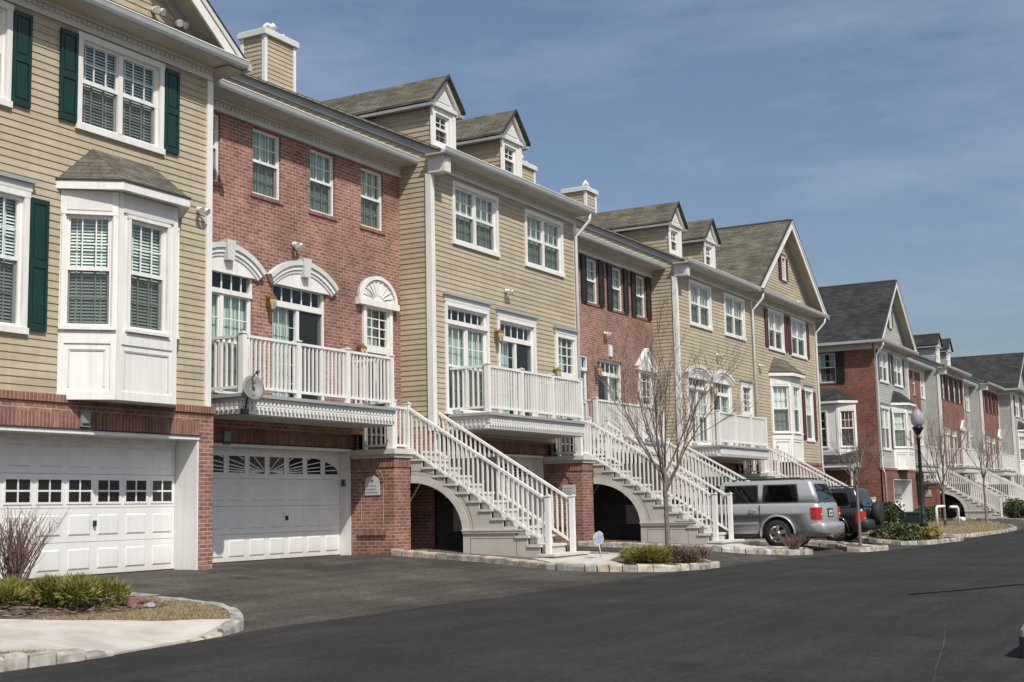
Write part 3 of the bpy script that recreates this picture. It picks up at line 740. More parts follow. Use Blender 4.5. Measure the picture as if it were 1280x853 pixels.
def rake_trim(P, x, yr=6.5, ye=-EX, ze=9.105, w=.175, th=.05):
    m = MB(); zr = ze+PITCH*(yr-ye)
    m.hexa([(x-th,ye,ze-.02-w), (x,ye,ze-.02-w), (x,yr,zr-.02-w), (x-th,yr,zr-.02-w), (x-th,ye,ze-.02), (x,ye,ze-.02), (x,yr,zr-.02), (x-th,yr,zr-.02)], 'trim_grey')
    m.hexa([(x-th-.05,ye,ze-.02), (x+.0,ye,ze-.02), (x+.0,yr,zr-.02), (x-th-.05,yr,zr-.02), (x-th-.05,ye,ze+.02), (x,ye,ze+.02), (x,yr,zr+.02), (x-th-.05,yr,zr+.02)], 'roof_edge')
    # return box at the foot
    m.box(x-.055, x+.22, ye+.02, .02, 8.62, 8.998, 'trim_pale'); m.box(x-.075, x+.24, ye-.02, .04, 8.998, 9.06, 'trim_grey')
    m.build('rake_board', P)
def roof_gable(P, W_, mat, wallmat, slope=.76, gwin=None, light=None, ov=.4, yb=13.0, x0=0, front=-EX, apexwin=True, shut=None):
    """front-facing gable over the whole house"""
    xc = x0+W_/2; ex0, ex1 = x0-ov, x0+W_+ov; za = 9.115+slope*(W_/2+ov); t = .11
    m = MB()
    m.prism([(ex0,front,9.115), (xc,front,za), (ex1,front,9.115), (ex1,front,9.0), (xc,front,za-t*1.3), (ex0,front,9.0)], (0, yb-front+.3, 0), mat, mat)
    m.tube([(xc, front, za), (xc, yb+.3, za)], .06, 6, 'roof_edge')
    ro = m.build('roof', P)
    b = MB()
    for s in (-1, 1):
        e = xc+s*(W_/2+ov)
        for (o0, o1, y0, y1, mt) in ((-.12, -.36, front-.05, front-.003, 'white'), (.012, -.12, front-.075, front-.003, 'trim_pale'), (.03, .0, front-.09, front+.0, 'roof_edge')):
            xs_ = e if o1 >= 0 else e-s*(.02-o1)/slope
            zs_ = lambda o: 9.115+o+(abs(e-xs_))*slope
            q = [(xs_, zs_(o1)), (xc, za+o1), (xc, za+o0), (xs_, zs_(o0))]
            b.hexa([(x, y0, z) for x, z in q]+[(x, y1, z) for x, z in q], mt)
            if o0 < 0 or xs_ != e:
                b.prism([(xs_, y0, zs_(o1)), (xs_, y0, zs_(o0)), (e-s*max(0, (.02-o0)/slope), y0, 9.135)], (0, y1-y0, 0), mt)
        # sloping soffit and trim against the wall
        e1 = e-s*.3/slope
        q = [(e1, 9.115+.05), (xc, za-.25), (xc, za-.2), (e1, 9.115+.10)]
        b.hexa([(x, front, z) for x, z in q]+[(x, .0, z) for x, z in q], 'soffit')
        e1 = e-s*.52/slope
        q = [(e1, 9.115+.02), (xc, za-.5), (xc, za-.255), (e1, 9.115+.265)]
        b.hexa([(x, -.045, z) for x, z in q]+[(x, -.003, z) for x, z in q], 'trim_grey')
    for s in (-1, 1):
        e = x0 if s < 0 else x0+W_
        b.box(*sorted((e+s*ov, e+s*.002)), front+.03, yb, 8.96, 8.985, 'soffit'); b.box(*sorted((e+s*(ov+.10), e+s*ov)), front-.10, yb, 8.975, 9.105, 'gutter'); b.box(*sorted((e+s*.03, e+s*.002)), .06, yb, 8.7, 8.96, 'trim_pale')
    b.build('rake_board', P)
    w = MB()
    zz = 9.12
    lims = lambda z: (max(x0, ex0+(z-9.0)/slope+.12), min(x0+W_, ex1-(z-9.0)/slope-.12))
    siding_wall(w, x0, x0+W_, zz, za-.25, [], Tfront, wallmat, lims=lims)
    w.build('gable_wall', P)
    pn = MB(); pn.hexa([(ex0,front,9.04), (ex1,front,9.04), (ex1,0,9.04), (ex0,0,9.04), (ex0,front,9.09), (ex1,front,9.09), (ex1,0,9.22), (ex0,0,9.22)], mat); pn.build('pent_roof', P)
    if apexwin:
        wz = 10.15
        fm = MB(); T = lambda u, d, z: (u, -d-.02, z)
        window(P, T, xc-.2, xc+.2, wz, wz+.86, trim=.06, d=.012, shade='blinds', near=False, cols=2, rows=2, grid='both', head=.1)
        if shut:
            shutter(P, T, xc-.53, xc-.27, wz-.04, wz+.9, shut); shutter(P, T, xc+.27, xc+.53, wz-.04, wz+.9, shut)
    return ro
def dormer(P, x0, wallmat='siding_tan', mat='shingle', w=1.06, y=.3, far=False):
    xc = x0+w/2; zt = 10.5; zr = zt+.72; zb = 9.3
    yb_t = (zt-9.105)/PITCH-EX; yb_b = (zb-9.105)/PITCH-EX
    d = None
    for T, xx in ((Tleft(x0), x0), (Tright(x0+w), x0+w)):
        m = MB(); lims = lambda z: (y, (z-9.105)/PITCH-EX+.1)
        siding_wall(m, y, 6, zb+.06, zt-.14, [], T, wallmat, lims=lims)
        if d is None: d = m.build('dormer', P)
        else: m.build('dormer_cheek', d)
    f = MB(); T = lambda u, d_, z: (u, y-d_, z)
    hole = (x0+.22, x0+w-.22, zb+.3, zt-.2)
    flat_wall(f, x0-.02, x0+w+.02, zb-.2, zt, [hole], T, 'white', d=.02, rev=.1)
    f.box(x0-.03, x0+.1, y-.045, y-.021, zb-.2, zt, 'white'); f.box(x0+w-.1, x0+w+.03, y-.045, y-.021, zb-.2, zt, 'white')
    f.box(x0-.08, x0+w+.08, y-.09, y-.02, zt-.06, zt+.03, 'trim_pale'); f.box(x0+.1, x0+w-.1, y-.06, y-.021, zb+.06, zb+.2, 'white')
    f.prism([(x0-.08,y-.045,zt+.03), (x0+w+.08,y-.045,zt+.03), (xc,y-.045,zr-.12)], (0, .05, 0), 'white')
    f.prism([(x0+.22,y-.06,zt+.1), (x0+w-.22,y-.06,zt+.1), (xc,y-.06,zr-.33)], (0, .012, 0), 'trim_pale')
    for s in (-1, 1):
        e = xc+s*(w/2+.13)
        q = [(e, zt-.06), (xc, zr-.14), (xc, zr-.0), (e, zt+.08)]
        f.hexa([(x, y-.13, z) for x, z in q]+[(x, y-.05, z) for x, z in q], 'white')
    f.build('dormer_front', d)
    window(d, T, *hole, trim=0, d=.02, shade='dark', cols=2, rows=2, grid='both', sill=False, near=False)
    r = MB(); yb = (zr-9.105)/PITCH-EX+.2; e0, e1 = xc-w/2-.2, xc+w/2+.2
    yf = y-.2
    r.prism([(e0,yf,zt+.03), (xc,yf,zr+.06), (e1,yf,zt+.03), (e1,yf,zt-.03), (xc,yf,zr), (e0,yf,zt-.03)], (0, yb-yf, 0), mat, mat)
    for s in (-1, 1):
        e = xc+s*(w/2+.2); q = [(e, zt-.035), (xc, zr-.003), (xc, zr+.075), (e, zt+.045)]
        r.hexa([(x, yf-.03, z) for x, z in q]+[(x, yf-.002, z) for x, z in q], 'roof_edge')
        a, b = sorted((xc+s*(w/2+.19), xc+s*(w/2+.02)))
        r.box(a, b, yf+.02, yb_t+.2, zt-.13, zt-.06, 'trim_grey')
    r.build('dormer_roof', d)
    return d
def chimney(P, x0, x1, y0, y1, z0, z1, wallmat='siding_tan'):
    m = MB()
    siding_wall(m, x0, x1, z0, z1, [], lambda u, d, z: (u, y0-d, z), wallmat)
    siding_wall(m, x0, x1, z0, z1, [], lambda u, d, z: (u, y1+d, z), wallmat)
    siding_wall(m, y0, y1, z0, z1, [], Tleft(x0), wallmat); siding_wall(m, y0, y1, z0, z1, [], Tright(x1), wallmat)
    for x in (x0, x1):
        for y in (y0, y1):
            sx = -1 if x == x0 else 1; sy = -1 if y == y0 else 1
            xa, xb = sorted((x+sx*.03, x-sx*.07)); ya, yb = sorted((y+sy*.03, y-sy*.07)); m.box(xa, xb, ya, yb, z0, z1, 'white')
    m.box(x0-.09, x1+.09, y0-.09, y1+.09, z1, z1+.14, 'trim_pale'); m.box(x0-.06, x1+.06, y0-.06, y1+.06, z1+.14, z1+.17, 'white')
    o = m.build('chimney', P)
    f = MB(); ym = y0+.18
    f.tube([(x0+.2, ym, z1+.15), (x0+.2, ym, z1+.32), (x0+.24, ym-.05, z1+.37), (x0+.3, ym-.11, z1+.34), (x0+.33, ym-.15, z1+.27)], .045, 8, 'white'); f.build('flue_vent', o); f = MB()
    f.lathe([(.05, z1+.15), (.05, z1+.36), (.12, z1+.38), (.02, z1+.5)], 10, 'white', (x0+(x1-x0)*.45, ym, 0)); f.build('flue_vent', o); f = MB()
    f.lathe([(.045, z1+.15), (.045, z1+.30), (.06, z1+.31), (.01, z1+.34)], 8, 'white', (x0+(x1-x0)*.8, ym, 0))
    f.build('flue_vent', o)
    return o
def bay(P, cx, mat='shingle', z0=2.74, hf=.65, hb=1.28, dep=.6, T0=None, near=True, shade='blinds', name='bay_window'):
    """three-sided bay hung on the wall; T0 maps (u, d) of the wall plane"""
    pl = T0 or (lambda u, d: (u, -d))
    pts = [(cx-hb, 0), (cx-hf, dep), (cx+hf, dep), (cx+hb, 0)]
    P3 = [pl(*p) for p in pts]
    m = MB(); faces = []
    for a, b in zip(P3[:-1], P3[1:]):
        T, l = Tface(a, b); hole = (l/2-.36, l/2+.36, 3.88, 5.66) if l < 1.1 else (l/2-.41, l/2+.41, 3.88, 5.66)
        flat_wall(m, 0, l, z0, 6.05, [hole], T, 'white', d=0, rev=.1)
        # corner boards, panel mould, base
        ubox(m, T, 0, .09, .001, .022, z0, 6.05, 'white'); ubox(m, T, l-.09, l, .001, .022, z0, 6.05, 'white')
        ubox(m, T, .09, l-.09, .001, .021, z0, z0+.13, 'white'); ubox(m, T, .09, l-.09, .001, .021, 3.62, 3.8, 'white'); ubox(m, T, .09, l-.09, .001, .03, 5.74, 6.05, 'trim_pale')
        a0, a1 = .16, l-.16
        ubox(m, T, a0, a1, .001, .012, 3.5, 3.53, 'trim_grey'); ubox(m, T, a0, a0+.025, .001, .012, z0+.2, 3.5, 'trim_pale'); ubox(m, T, a1-.025, a1, .001, .012, z0+.2, 3.5, 'trim_pale')
        faces.append((T, hole))
    m.face([(*p, z0) for p in P3], 'white'); m.face([(*p, 6.05) for p in P3], 'white')
    o = m.build(name, P)
    for T, hole in faces: window(o, T, *hole, trim=.05, d=.002, shade=shade, near=near, sill=True)
    # hipped roof
    r = MB(); ov = .2
    E_ = [pl(cx-hb-ov*.6, -.0), pl(cx-hf-ov*.5, dep+ov), pl(cx+hf+ov*.5, dep+ov), pl(cx+hb+ov*.6, 0)]
    tl, tr = pl(cx-.67, .0), pl(cx+.67, .0); zt = 6.86; ze = 6.2
    r.face([(*E_[0], ze), (*E_[1], ze), (*tl, zt)], mat); r.face([(*E_[1], ze), (*E_[2], ze), (*tr, zt), (*tl, zt)], mat); r.face([(*E_[2], ze), (*E_[3], ze), (*tr, zt)], mat)
    for a, b in zip(E_[:-1], E_[1:]):
        T, l = Tface(a, b); ubox(r, T, -.0, l+.0, -.03, .0, 6.05, 6.195, 'white'); ubox(r, T, 0, l, -.03, .018, 6.185, 6.215, 'roof_edge')
    r.face([(*p, 6.06) for p in E_], 'white')
    r.build('bay_roof', o)
    return o
def corner_board(P, x, zb=2.79, zt=8.76, left=True, name='corner_board', s=-1):
    m = MB(); w = .11
    a, b = (x-.035, x+w) if left else (x-w, x+.035)
    m.box(a, b, -.042, -.0, zb, zt, 'white')
    if left: m.box(x-.042, x-.0, -.04, w, zb, zt, 'white')
    return m.build(name, P)
def balusters(m, a, b, zlo, zhi, sp=.118, t=.034, mat='white', end=True):
    """pickets and both rails between plan points a, b; zlo, zhi may be (start, end)"""
    a = Vector(a); b = Vector(b); l = (b-a).length
    lo = zlo if isinstance(zlo, tuple) else (zlo, zlo); hi = zhi if isinstance(zhi, tuple) else (zhi, zhi)
    m.bar((a.x, a.y, hi[0]), (b.x, b.y, hi[1]), .075, .05, mat); m.bar((a.x, a.y, lo[0]), (b.x, b.y, lo[1]), .055, .05, mat)
    n = max(1, int(l/sp)); d = (b-a)/l; nn = Vector((-d.y, d.x))
    for i in range(n):
        k = (i+.5)/n; p = a+(b-a)*k; z0 = lerp(*lo, k)+.02; z1 = lerp(*hi, k)-.02
        q = [p-d*t/2-nn*t/2, p+d*t/2-nn*t/2, p+d*t/2+nn*t/2, p-d*t/2+nn*t/2]
        m.hexa([(v.x, v.y, z0) for v in q]+[(v.x, v.y, z1) for v in q], mat)
def post(m, x, y, z0, z1, w=.11, mat='white'):
    m.box(x-w/2, x+w/2, y-w/2, y+w/2, z0, z1, mat); m.box(x-w/2-.015, x+w/2+.015, y-w/2-.015, y+w/2+.015, z1, z1+.025, mat)
    m.prism([(x-w/2,y-w/2,z1+.025), (x+w/2,y-w/2,z1+.025), (x,y-w/2+w/2,z1+.06)], (0, .001, 0), mat)
def balcony(P, x0=.68, x1=5.52, dep=1.0, zd=3.09):
    m = MB(); y = -dep
    m.box(x0-.1, x1, y-.14, -.002, zd-.06, zd, 'trim_grey')              # deck edge
    m.box(x0-.04, x1, y-.08, -.003, zd-.13, zd-.06, 'trim_pale'); m.box(x0-.01, x1, y-.045, -.004, zd-.36, zd-.13, 'white')
    m.box(x0-.03, x1, y-.07, -.0035, zd-.225, zd-.195, 'white'); m.box(x0+.02, x1-.02, y-.02, -.005, zd-.385, zd-.36, 'soffit')
    n = int((x1-x0)/.115)
    for i in range(n):
        a = x0+(i+.2)*(x1-x0)/n; m.box(a, a+.06, y-.085, y-.045, zd-.19, zd-.135, 'white'); m.box(a, a+.06, y-.095, y-.07, zd-.285, zd-.23, 'white')
    for i in range(int(dep/.115)):
        a = y+.02+i*.115; m.box(x0-.05, x0-.012, a, a+.06, zd-.19, zd-.135, 'white'); m.box(x0-.06, x0-.03, a, a+.06, zd-.285, zd-.23, 'white')
    o = m.build('balcony', P)
    fr = MB(); zl, zh = zd+.13, zd+1.06
    px = [x0+.06+(x1-x0-.12)*k/3 for k in range(4)]
    for a, b in zip(px[:-1], px[1:]): balusters(fr, (a+.05, y), (b-.05, y), zl, zh)
    fr.build('railing', o)
    sd = MB(); balusters(sd, (x0+.06, y+.05), (x0+.06, -.02), zl, zh); sd.build('railing', o)
    s2 = MB(); balusters(s2, (x1-.06, y+.05), (x1-.06, -.02), zl, zh); s2.build('railing', o)
    for x in px:
        q = MB(); post(q, x, y, zd-.0, zd+1.10); q.build('post', o)
    return o
def downspout(P, x, y=-.1, z1=9.0, z0=2.9, side=1, foot=None):
    m = MB()
    m.tube([(x+.12*side, -EX-.04, z1+.02), (x+.12*side, -EX-.02, z1-.18), (x+.06*side, -.25, z1-.45), (x, y, z1-.62), (x, y, z0)] + (foot or []), .045, 6, 'white')
    return m.build('downspout', P)
def shell(P, W_, dep, left=None, right=None, back='siding_tan', z1=9.05, roofline='x', yr=6.5, slope=.76, gableside=False, left_holes=(), split_left=None):
    """side and back walls that close the house"""
    m = MB()
    zr = 9.105+PITCH*(yr+EX)
    if roofline == 'x': lims = lambda z: (0, dep) if z <= 9.1 else ((z-9.105)/PITCH-EX+.05, dep-((z-9.105)/PITCH-EX))
    else: lims = lambda z: (0, dep)
    ztop = zr-.15 if roofline == 'x' else z1
    for T, mat in ((Tleft(0), left), (Tright(W_), right)):
        if not mat: continue
        if mat.startswith('brick'): flat_wall(m, 0, dep, -.6, z1, list(left_holes), T, mat)
        else:
            siding_wall(m, 0, dep, 2.8, ztop, [], T, mat, lims=lims); flat_wall(m, 0, dep, -.6, 2.8, [], T, 'brick', d=.001)
    m.face([(0, dep, -.6), (W_, dep, -.6), (W_, dep, 9.3), (0, dep, 9.3)], back)
    return m.build('side_wall', P)
def ground_storey(P, W_, gx0, gx1, yd, brick='brick', z1=2.79, proud=.08, wall_back=False, ledge=True):
    """brick garage storey with the opening and its jambs"""
    m = MB(); T = Tfront
    flat_wall(m, -.02 if proud > .02 else 0, W_+(.06 if proud > .02 else 0), -.6, z1-.1 if ledge else z1, [(gx0, gx1, -.7, 2.28)], T, brick, d=proud, rev=.02)
    if ledge:
        m.box(-.03, W_+.08, -proud-.035, .02, z1-.1, z1+.02, 'brick_soldier')
        m.box(W_+.058, W_+.062, -proud, .1, -.6, z1-.1, brick)
    ubox(m, T, gx0-.02, gx1+.02, proud+.001, proud+.006, 2.28, 2.54, 'brick_soldier')
    o = m.build('garage_storey', P)
    j = MB(); dz = -yd
    # white lined opening
    j.box(gx1-.03, gx1-.001, -proud-.012, yd+.05, -.3, 2.25, 'white'); j.box(gx0+.001, gx0+.03, -proud-.012, yd+.05, -.3, 2.25, 'white')
    j.box(gx0+.001, gx1-.001, -proud-.03, yd+.05, 2.22, 2.279, 'white'); j.box(gx0-.02, gx1+.02, -proud-.05, -proud+.0, 2.279, 2.30, 'roof_edge')
    j.box(gx0+.03, gx1-.03, yd-.018, yd+.03, 2.14, 2.22, 'white')
    j.build('door_surround', P)
    return o

# ------------------------------------------------------------------ the houses
def house(X0, Yf, zf, label): return thing('townhouse', (X0, Yf, zf), label, 'house', 'row of attached townhouses')
GX1 = 5.775            # right edge of the garage opening in the balcony houses
def mid_house(X0, Yf, zf, label, W_=7.4, wall='siding_tan', left=None, right=None, win3=(), lower=(), roofmat='shingle', shades=('curtain',)*4, roofext=(0, 0), eave_end=(0, 0), gd='sun', near=True, dorm=(), shut=None, w3z=(7.23, 8.58), brick='brick', split=None, cornerboards=True, gutter=True, sillz=0, arch=None):
    P = house(X0, Yf, zf, label)
    T = Tfront; isb = wall.startswith('brick')
    tr = 0 if isb else .10
    holes3 = [(a, b, w3z[0], w3z[1]) for a, b, u in win3]
    zb = 2.62
    holes2 = [(q[1], q[2], q[3], q[4]) for q in lower]
    m = MB()
    if split:
        flat_wall(m, 0, split, zb, 8.9, [h for h in holes3+holes2 if h[0] < split], T, wall); siding_wall(m, split, W_, zb, 8.9, [h for h in holes3+holes2 if h[0] >= split], T, 'siding_grey')
    elif isb: flat_wall(m, 0, W_, zb, 8.9, holes3+holes2, T, wall)
    else: siding_wall(m, 0, W_, zb, 8.9, holes3+holes2, T, wall)
    m.build('front_wall', P)
    ground_storey(P, W_, GX1-4.96, GX1, .56, proud=-.30, z1=zb, ledge=False, brick=brick)
    u_ = MB(); u_.box(0, W_, .0, .30, zb-.03, zb, brick); u_.build('lintel', P)
    garage_door(P, GX1-.04, .56, lights=gd, lrow=3 if gd == 'sun' else 2)
    for (a, b, u), sh in zip(win3, shades):
        s_ = split is not None and a >= split
        window(P, T, a, b, w3z[0], w3z[1], units=u, trim=.10 if s_ else tr, shade=sh, near=False)
        if shut: shutter(P, T, a-.36, a-.03, w3z[0]-.03, w3z[1]+.03, shut, d=.02); shutter(P, T, b+.03, b+.36, w3z[0]-.03, w3z[1]+.03, shut, d=.02)
    for q in lower:
        k, a, b, z0, z1 = q[:5]; op = q[5] if len(q) > 5 else {}
        if k == 'slide': slider(P, T, a, b, z0, z1, trim=tr, **op)
        elif k == 'entry': entry(P, T, a, b, z0, z1, **op)
        elif k == 'win':
            op = dict(op); trans = op.pop('transom', False); o = dict(units=2, trim=tr, shade='curtain', near=False, sill=not isb); o.update(op)
            if trans:
                window(P, T, a, b, z0, z1-.42, **{**o, 'head': 0})
                hd = op.get('head', 0)
                t = MB(); ubox(t, T, a, b, -.12, -.01, z1-.45, z1-.36, 'white'); ubox(t, T, a, b, -.12, -.015, z1-.05, z1, 'white'); ubox(t, T, a, a+.05, -.12, -.015, z1-.36, z1-.05, 'white'); ubox(t, T, b-.05, b, -.12, -.015, z1-.36, z1-.05, 'white')
                for k_ in range(1, 6): x = lerp(a, b, k_/6); ubox(t, T, x-.011, x+.011, -.07, -.045, z1-.36, z1-.05, 'white')
                if tr:
                    ubox(t, T, a-tr, a, 0, .045, z1-.43, z1, 'white'); ubox(t, T, b, b+tr, 0, .045, z1-.43, z1, 'white'); ubox(t, T, a-tr, b+tr, 0, .05, z1, z1+tr, 'white')
                if o.get('head'): pass
                to = t.build('transom', P); p = MB(); p.face([T(a,-.06,z1-.36), T(b,-.06,z1-.36), T(b,-.06,z1-.05), T(a,-.06,z1-.05)], 'glass'); p.build('pane', to)
                if hd:
                    h_ = MB(); ubox(h_, T, a-tr-.03, b+tr+.03, 0, .055, z1+tr, z1+tr+hd*.7, 'trim_pale'); ubox(h_, T, a-tr-.07, b+tr+.07, 0, .11, z1+tr+hd*.7, z1+tr+hd, 'trim_grey'); h_.build('window_head', P)
            else: window(P, T, a, b, z0, z1, **o)
    for q in (arch or ()): segarch(P, T, *q[:4], d=.005, kind=q[4])
    dz = 0 if (left or right) else -.12
    eave(P, 0, W_, ends=eave_end, gut=gutter, dz=dz)
    roof_x(P, -roofext[0], W_+roofext[1], roofmat, ze=9.105+dz)
    if left or right:
        shell(P, W_, 13, left, right, back=wall)
        if left: rake_trim(P, -.0, ze=9.035)
        if left and left.startswith('siding'): corner_board(P, 0, 2.7, 8.62)
        if right: corner_board(P, W_, 2.7, 8.76, left=False)
    else: shell(P, W_, 12.1, None, None, back=wall)
    for x in dorm: dormer(P, x, 'siding_tan' if roofmat == 'shingle' else 'siding_grey', roofmat)
    balcony(P)
    return P
def end_house(X0, Yf, zf, label, W_=8.2, wall='siding_tan', left=None, right=None, roofmat='shingle', shut='sh_green', w3=(), w2=(), bays=(), gx=(2.3, 7.88), near=True, left_holes=(), brick='brick', ashut=None, slope=.76, shade3=('blinds',)*4, gables=True, zlow=2.81):
    P = house(X0, Yf, zf, label); T = Tfront
    m = MB()
    siding_wall(m, 0, W_, zlow, 8.9, [(a, b, 7.2, 8.62) for a, b, u in w3]+[(a, b, 3.78, 5.78) for a, b, u in w2], T, wall)
    m.build('front_wall', P)
    ground_storey(P, W_, gx[0], gx[1], .4, brick=brick, proud=.08)
    garage_door(P, gx[1]-.04, .42, lights='cross', lrow=2)
    for (a, b, u), sh in zip(w3, shade3):
        window(P, T, a, b, 7.2, 8.62, units=u, shade=sh, near=near, grid='upper')
        if shut: shutter(P, T, a-.46, a-.11, 7.18, 8.66, shut); shutter(P, T, b+.11, b+.46, 7.18, 8.66, shut)
    for a, b, u in w2:
        window(P, T, a, b, 3.78, 5.78, units=u, shade='blinds', near=near, head=.18)
        if shut: shutter(P, T, a-.46, a-.11, 3.76, 5.8, shut); shutter(P, T, b+.11, b+.46, 3.76, 5.8, shut)
    for c in bays: bay(P, c, roofmat, near=near)
    eave(P, 0, W_, ends=(.4, .4))
    roof_gable(P, W_, roofmat, wall, slope=slope, apexwin=True, shut=ashut)
    s = shell(P, W_, 13, left, right, back=wall, roofline='y', left_holes=left_holes)
    if not left or left.startswith('siding'): corner_board(P, 0, 2.82, 8.74)
    corner_board(P, W_, 2.82, 8.74, left=False)
    return P
A = end_house(9.4, 16, -.93, 'tan sided end townhouse with green shutters and a white bay above its garage',
    left='siding_tan', right='siding_tan', w3=((1.86, 3.68, 2), (5.17, 6.90, 2)), w2=((2.3, 4.09, 2),), bays=(6.1,), gx=(2.3, 7.88), ashut='sh_green')
B = mid_house(17.6, 16.85, -.93, 'red brick townhouse with white arched door heads beside the green shuttered end house', W_=7.35, wall='brick', win3=((.35, 1.22, 1), (2.17, 3.04, 1), (4.0, 4.86, 1), (5.82, 6.68, 1)),
    lower=(('win', .5, 2.18, 3.2, 5.56, dict(transom=True)), ('slide', 2.79, 4.53, 3.1, 5.56, {}), ('entry', 5.82, 6.94, 2.26, 5.5, dict(zt=4.55))),
    arch=((.3, 2.44, 5.66, .42, 'arch'), (2.58, 4.82, 5.66, .42, 'arch'), (5.62, 7.06, 5.58, .56, 'sun')), roofext=(4, 0), shades=('curtain',)*4)
C = mid_house(24.95, 16, -.93, 'tan sided townhouse with two dormers and flat grey heads over its balcony windows', wall='siding_tan', left='siding_tan', right='siding_tan', win3=((1.03, 2.98, 2), (4.57, 6.53, 2)), w3z=(7.23, 8.55),
    lower=(('win', .62, 2.42, 3.2, 5.62, dict(transom=True, head=.2)), ('slide', 3.05, 4.83, 3.1, 5.56, dict(head=.2)), ('entry', 6.02, 7.26, 2.26, 5.56, dict(zt=4.5, head=.2))), dorm=(.5, 3.82), eave_end=(.2, .2))
D = mid_house(32.35, 16.85, -1.2, 'red brick townhouse with black shutters, recessed between the two tan houses with dormers', W_=7.35, wall='brick', win3=((.55, 1.36, 1), (2.4, 3.21, 1), (4.2, 5.01, 1), (6.0, 6.81, 1)), shut='sh_black',
    lower=(('win', .55, 2.35, 3.2, 5.6, dict(transom=True)), ('slide', 3.05, 4.78, 3.1, 5.6, dict(dark=0)), ('entry', 5.95, 7.15, 2.26, 5.5, dict(zt=4.4))), arch=((5.85, 7.25, 5.6, .55, 'point'),), roofext=(0, 0))
E_ = mid_house(39.7, 16, -1.2, 'tan sided townhouse with two dormers and arched grey heads over its balcony windows', wall='siding_tan', left='siding_tan', win3=((1.2, 3.05, 2), (4.55, 6.5, 2)),
    lower=(('win', .72, 2.5, 3.2, 5.42, dict(transom=True)), ('slide', 2.98, 4.72, 3.1, 5.42, dict(dark=0)), ('entry', 5.85, 7.05, 2.26, 5.5, dict(zt=4.5, head=.2))), arch=((.50, 2.72, 5.52, .30, 'plain_arch'), (2.76, 4.95, 5.52, .30, 'plain_arch')), dorm=(.25, 3.45), roofext=(0, 4), eave_end=(.2, 0))
F = end_house(47.1, 16, -1.2, 'tan gabled end townhouse with dark red shutters and a white bay window', left=None, right='siding_tan', shut='sh_red', w3=((1.95, 3.75, 2), (4.85, 6.75, 2)), w2=((6.35, 7.3, 1),), bays=(3.15,), gx=(.9, 5.9), near=False, ashut='sh_red', shade3=('half', 'half'))
# second row, grey
G_ = end_house(65.5, 16, -1.2, 'grey gabled end townhouse with a red brick side wall, black shutters and a white bay', W_=7.2, wall='siding_grey', left='brick_orange', right='siding_grey', roofmat='shingle_dark', shut='sh_grgr', w3=((.85, 2.55, 2), (3.9, 5.7, 2)), w2=((.75, 2.35, 2), (5.75, 6.6, 1)), bays=(4.3,), gx=(2.2, 6.2), near=False, brick='brick_orange', ashut='sh_grgr', slope=.87, shade3=('half', 'half'),
    left_holes=((1.95, 2.8, 7.15, 8.62),))
def far_house(X0, Yf, W_, label, wall, left=None, right=None, dorm=(), split=None, win3=None, shut=None, **k):
    return mid_house(X0, Yf, -1.2, label, W_=W_, wall=wall, left=left, right=right, roofmat='shingle_dark', dorm=dorm, split=split, shut=shut, brick='brick_orange', near=False,
        win3=win3 or ((.6, 1.4, 1), (2.3, 3.1, 1), (4.0, 4.8, 1), (5.6, 6.4, 1)), lower=(('win', .7, 2.4, 3.2, 5.5, dict(transom=True)), ('slide', 3.0, 4.7, 3.1, 5.5, {}), ('entry', 5.75, 6.85, 2.26, 5.5, dict(zt=4.4))), gd='cross', **k)
H = far_house(72.7, 16.85, 8.3, 'recessed brick and grey sided townhouse next to the brick side walled grey end house', 'brick_orange', split=6.95, win3=((1.2, 2.0, 1), (3.2, 4.0, 1), (5.0, 5.8, 1), (7.1, 7.9, 1)), roofext=(0, 0))
I = far_house(81.0, 16, 7.4, 'brick fronted townhouse with two dormers and a grey side wall, third along the grey row', 'brick_orange', left='siding_grey', right='siding_grey', dorm=(.9, 4.1), shut='sh_black', arch=((5.6, 7.0, 5.6, .5, 'point'),), eave_end=(.2, .2))
J = far_house(88.4, 16.85, 6.6, 'recessed brick and grey sided townhouse, fourth along the grey row', 'brick_orange', split=5.3, win3=((.6, 1.4, 1), (2.2, 3.0, 1), (3.8, 4.6, 1), (5.5, 6.3, 1)))
K = far_house(95.0, 16, 6.6, 'brick fronted townhouse with grey side wall and red shutters, fifth along the grey row', 'brick_orange', left='siding_grey', right='siding_grey', shut='sh_red', win3=((.55, 1.25, 1), (2.1, 2.8, 1), (3.65, 4.35, 1), (5.2, 5.9, 1)), arch=((5.6, 6.5, 5.6, .5, 'point'),), roofext=(0, 0), eave_end=(.2, 0))
N = end_house(101.6, 15, -1.2, 'grey gabled end townhouse at the far end of the street, at the right edge', W_=8.2, wall='siding_grey', left='siding_grey', right='siding_grey', roofmat='shingle_dark', shut='sh_red', w3=((1.0, 2.8, 2), (4.4, 6.2, 2)), w2=((6.3, 7.3, 1),), bays=(2.9,), gx=(1.5, 6.2), near=False, brick='brick_orange', ashut='sh_grgr', slope=.66)
m = MB(); m.hexa([(3.83,-.06,5.72), (4.0,-.06,5.72), (4.0,-.001,5.72), (3.83,-.001,5.72), (3.81,-.06,6.08), (4.02,-.06,6.08), (4.02,-.001,6.08), (3.81,-.001,6.08)], 'white'); m.build('keystone', D)
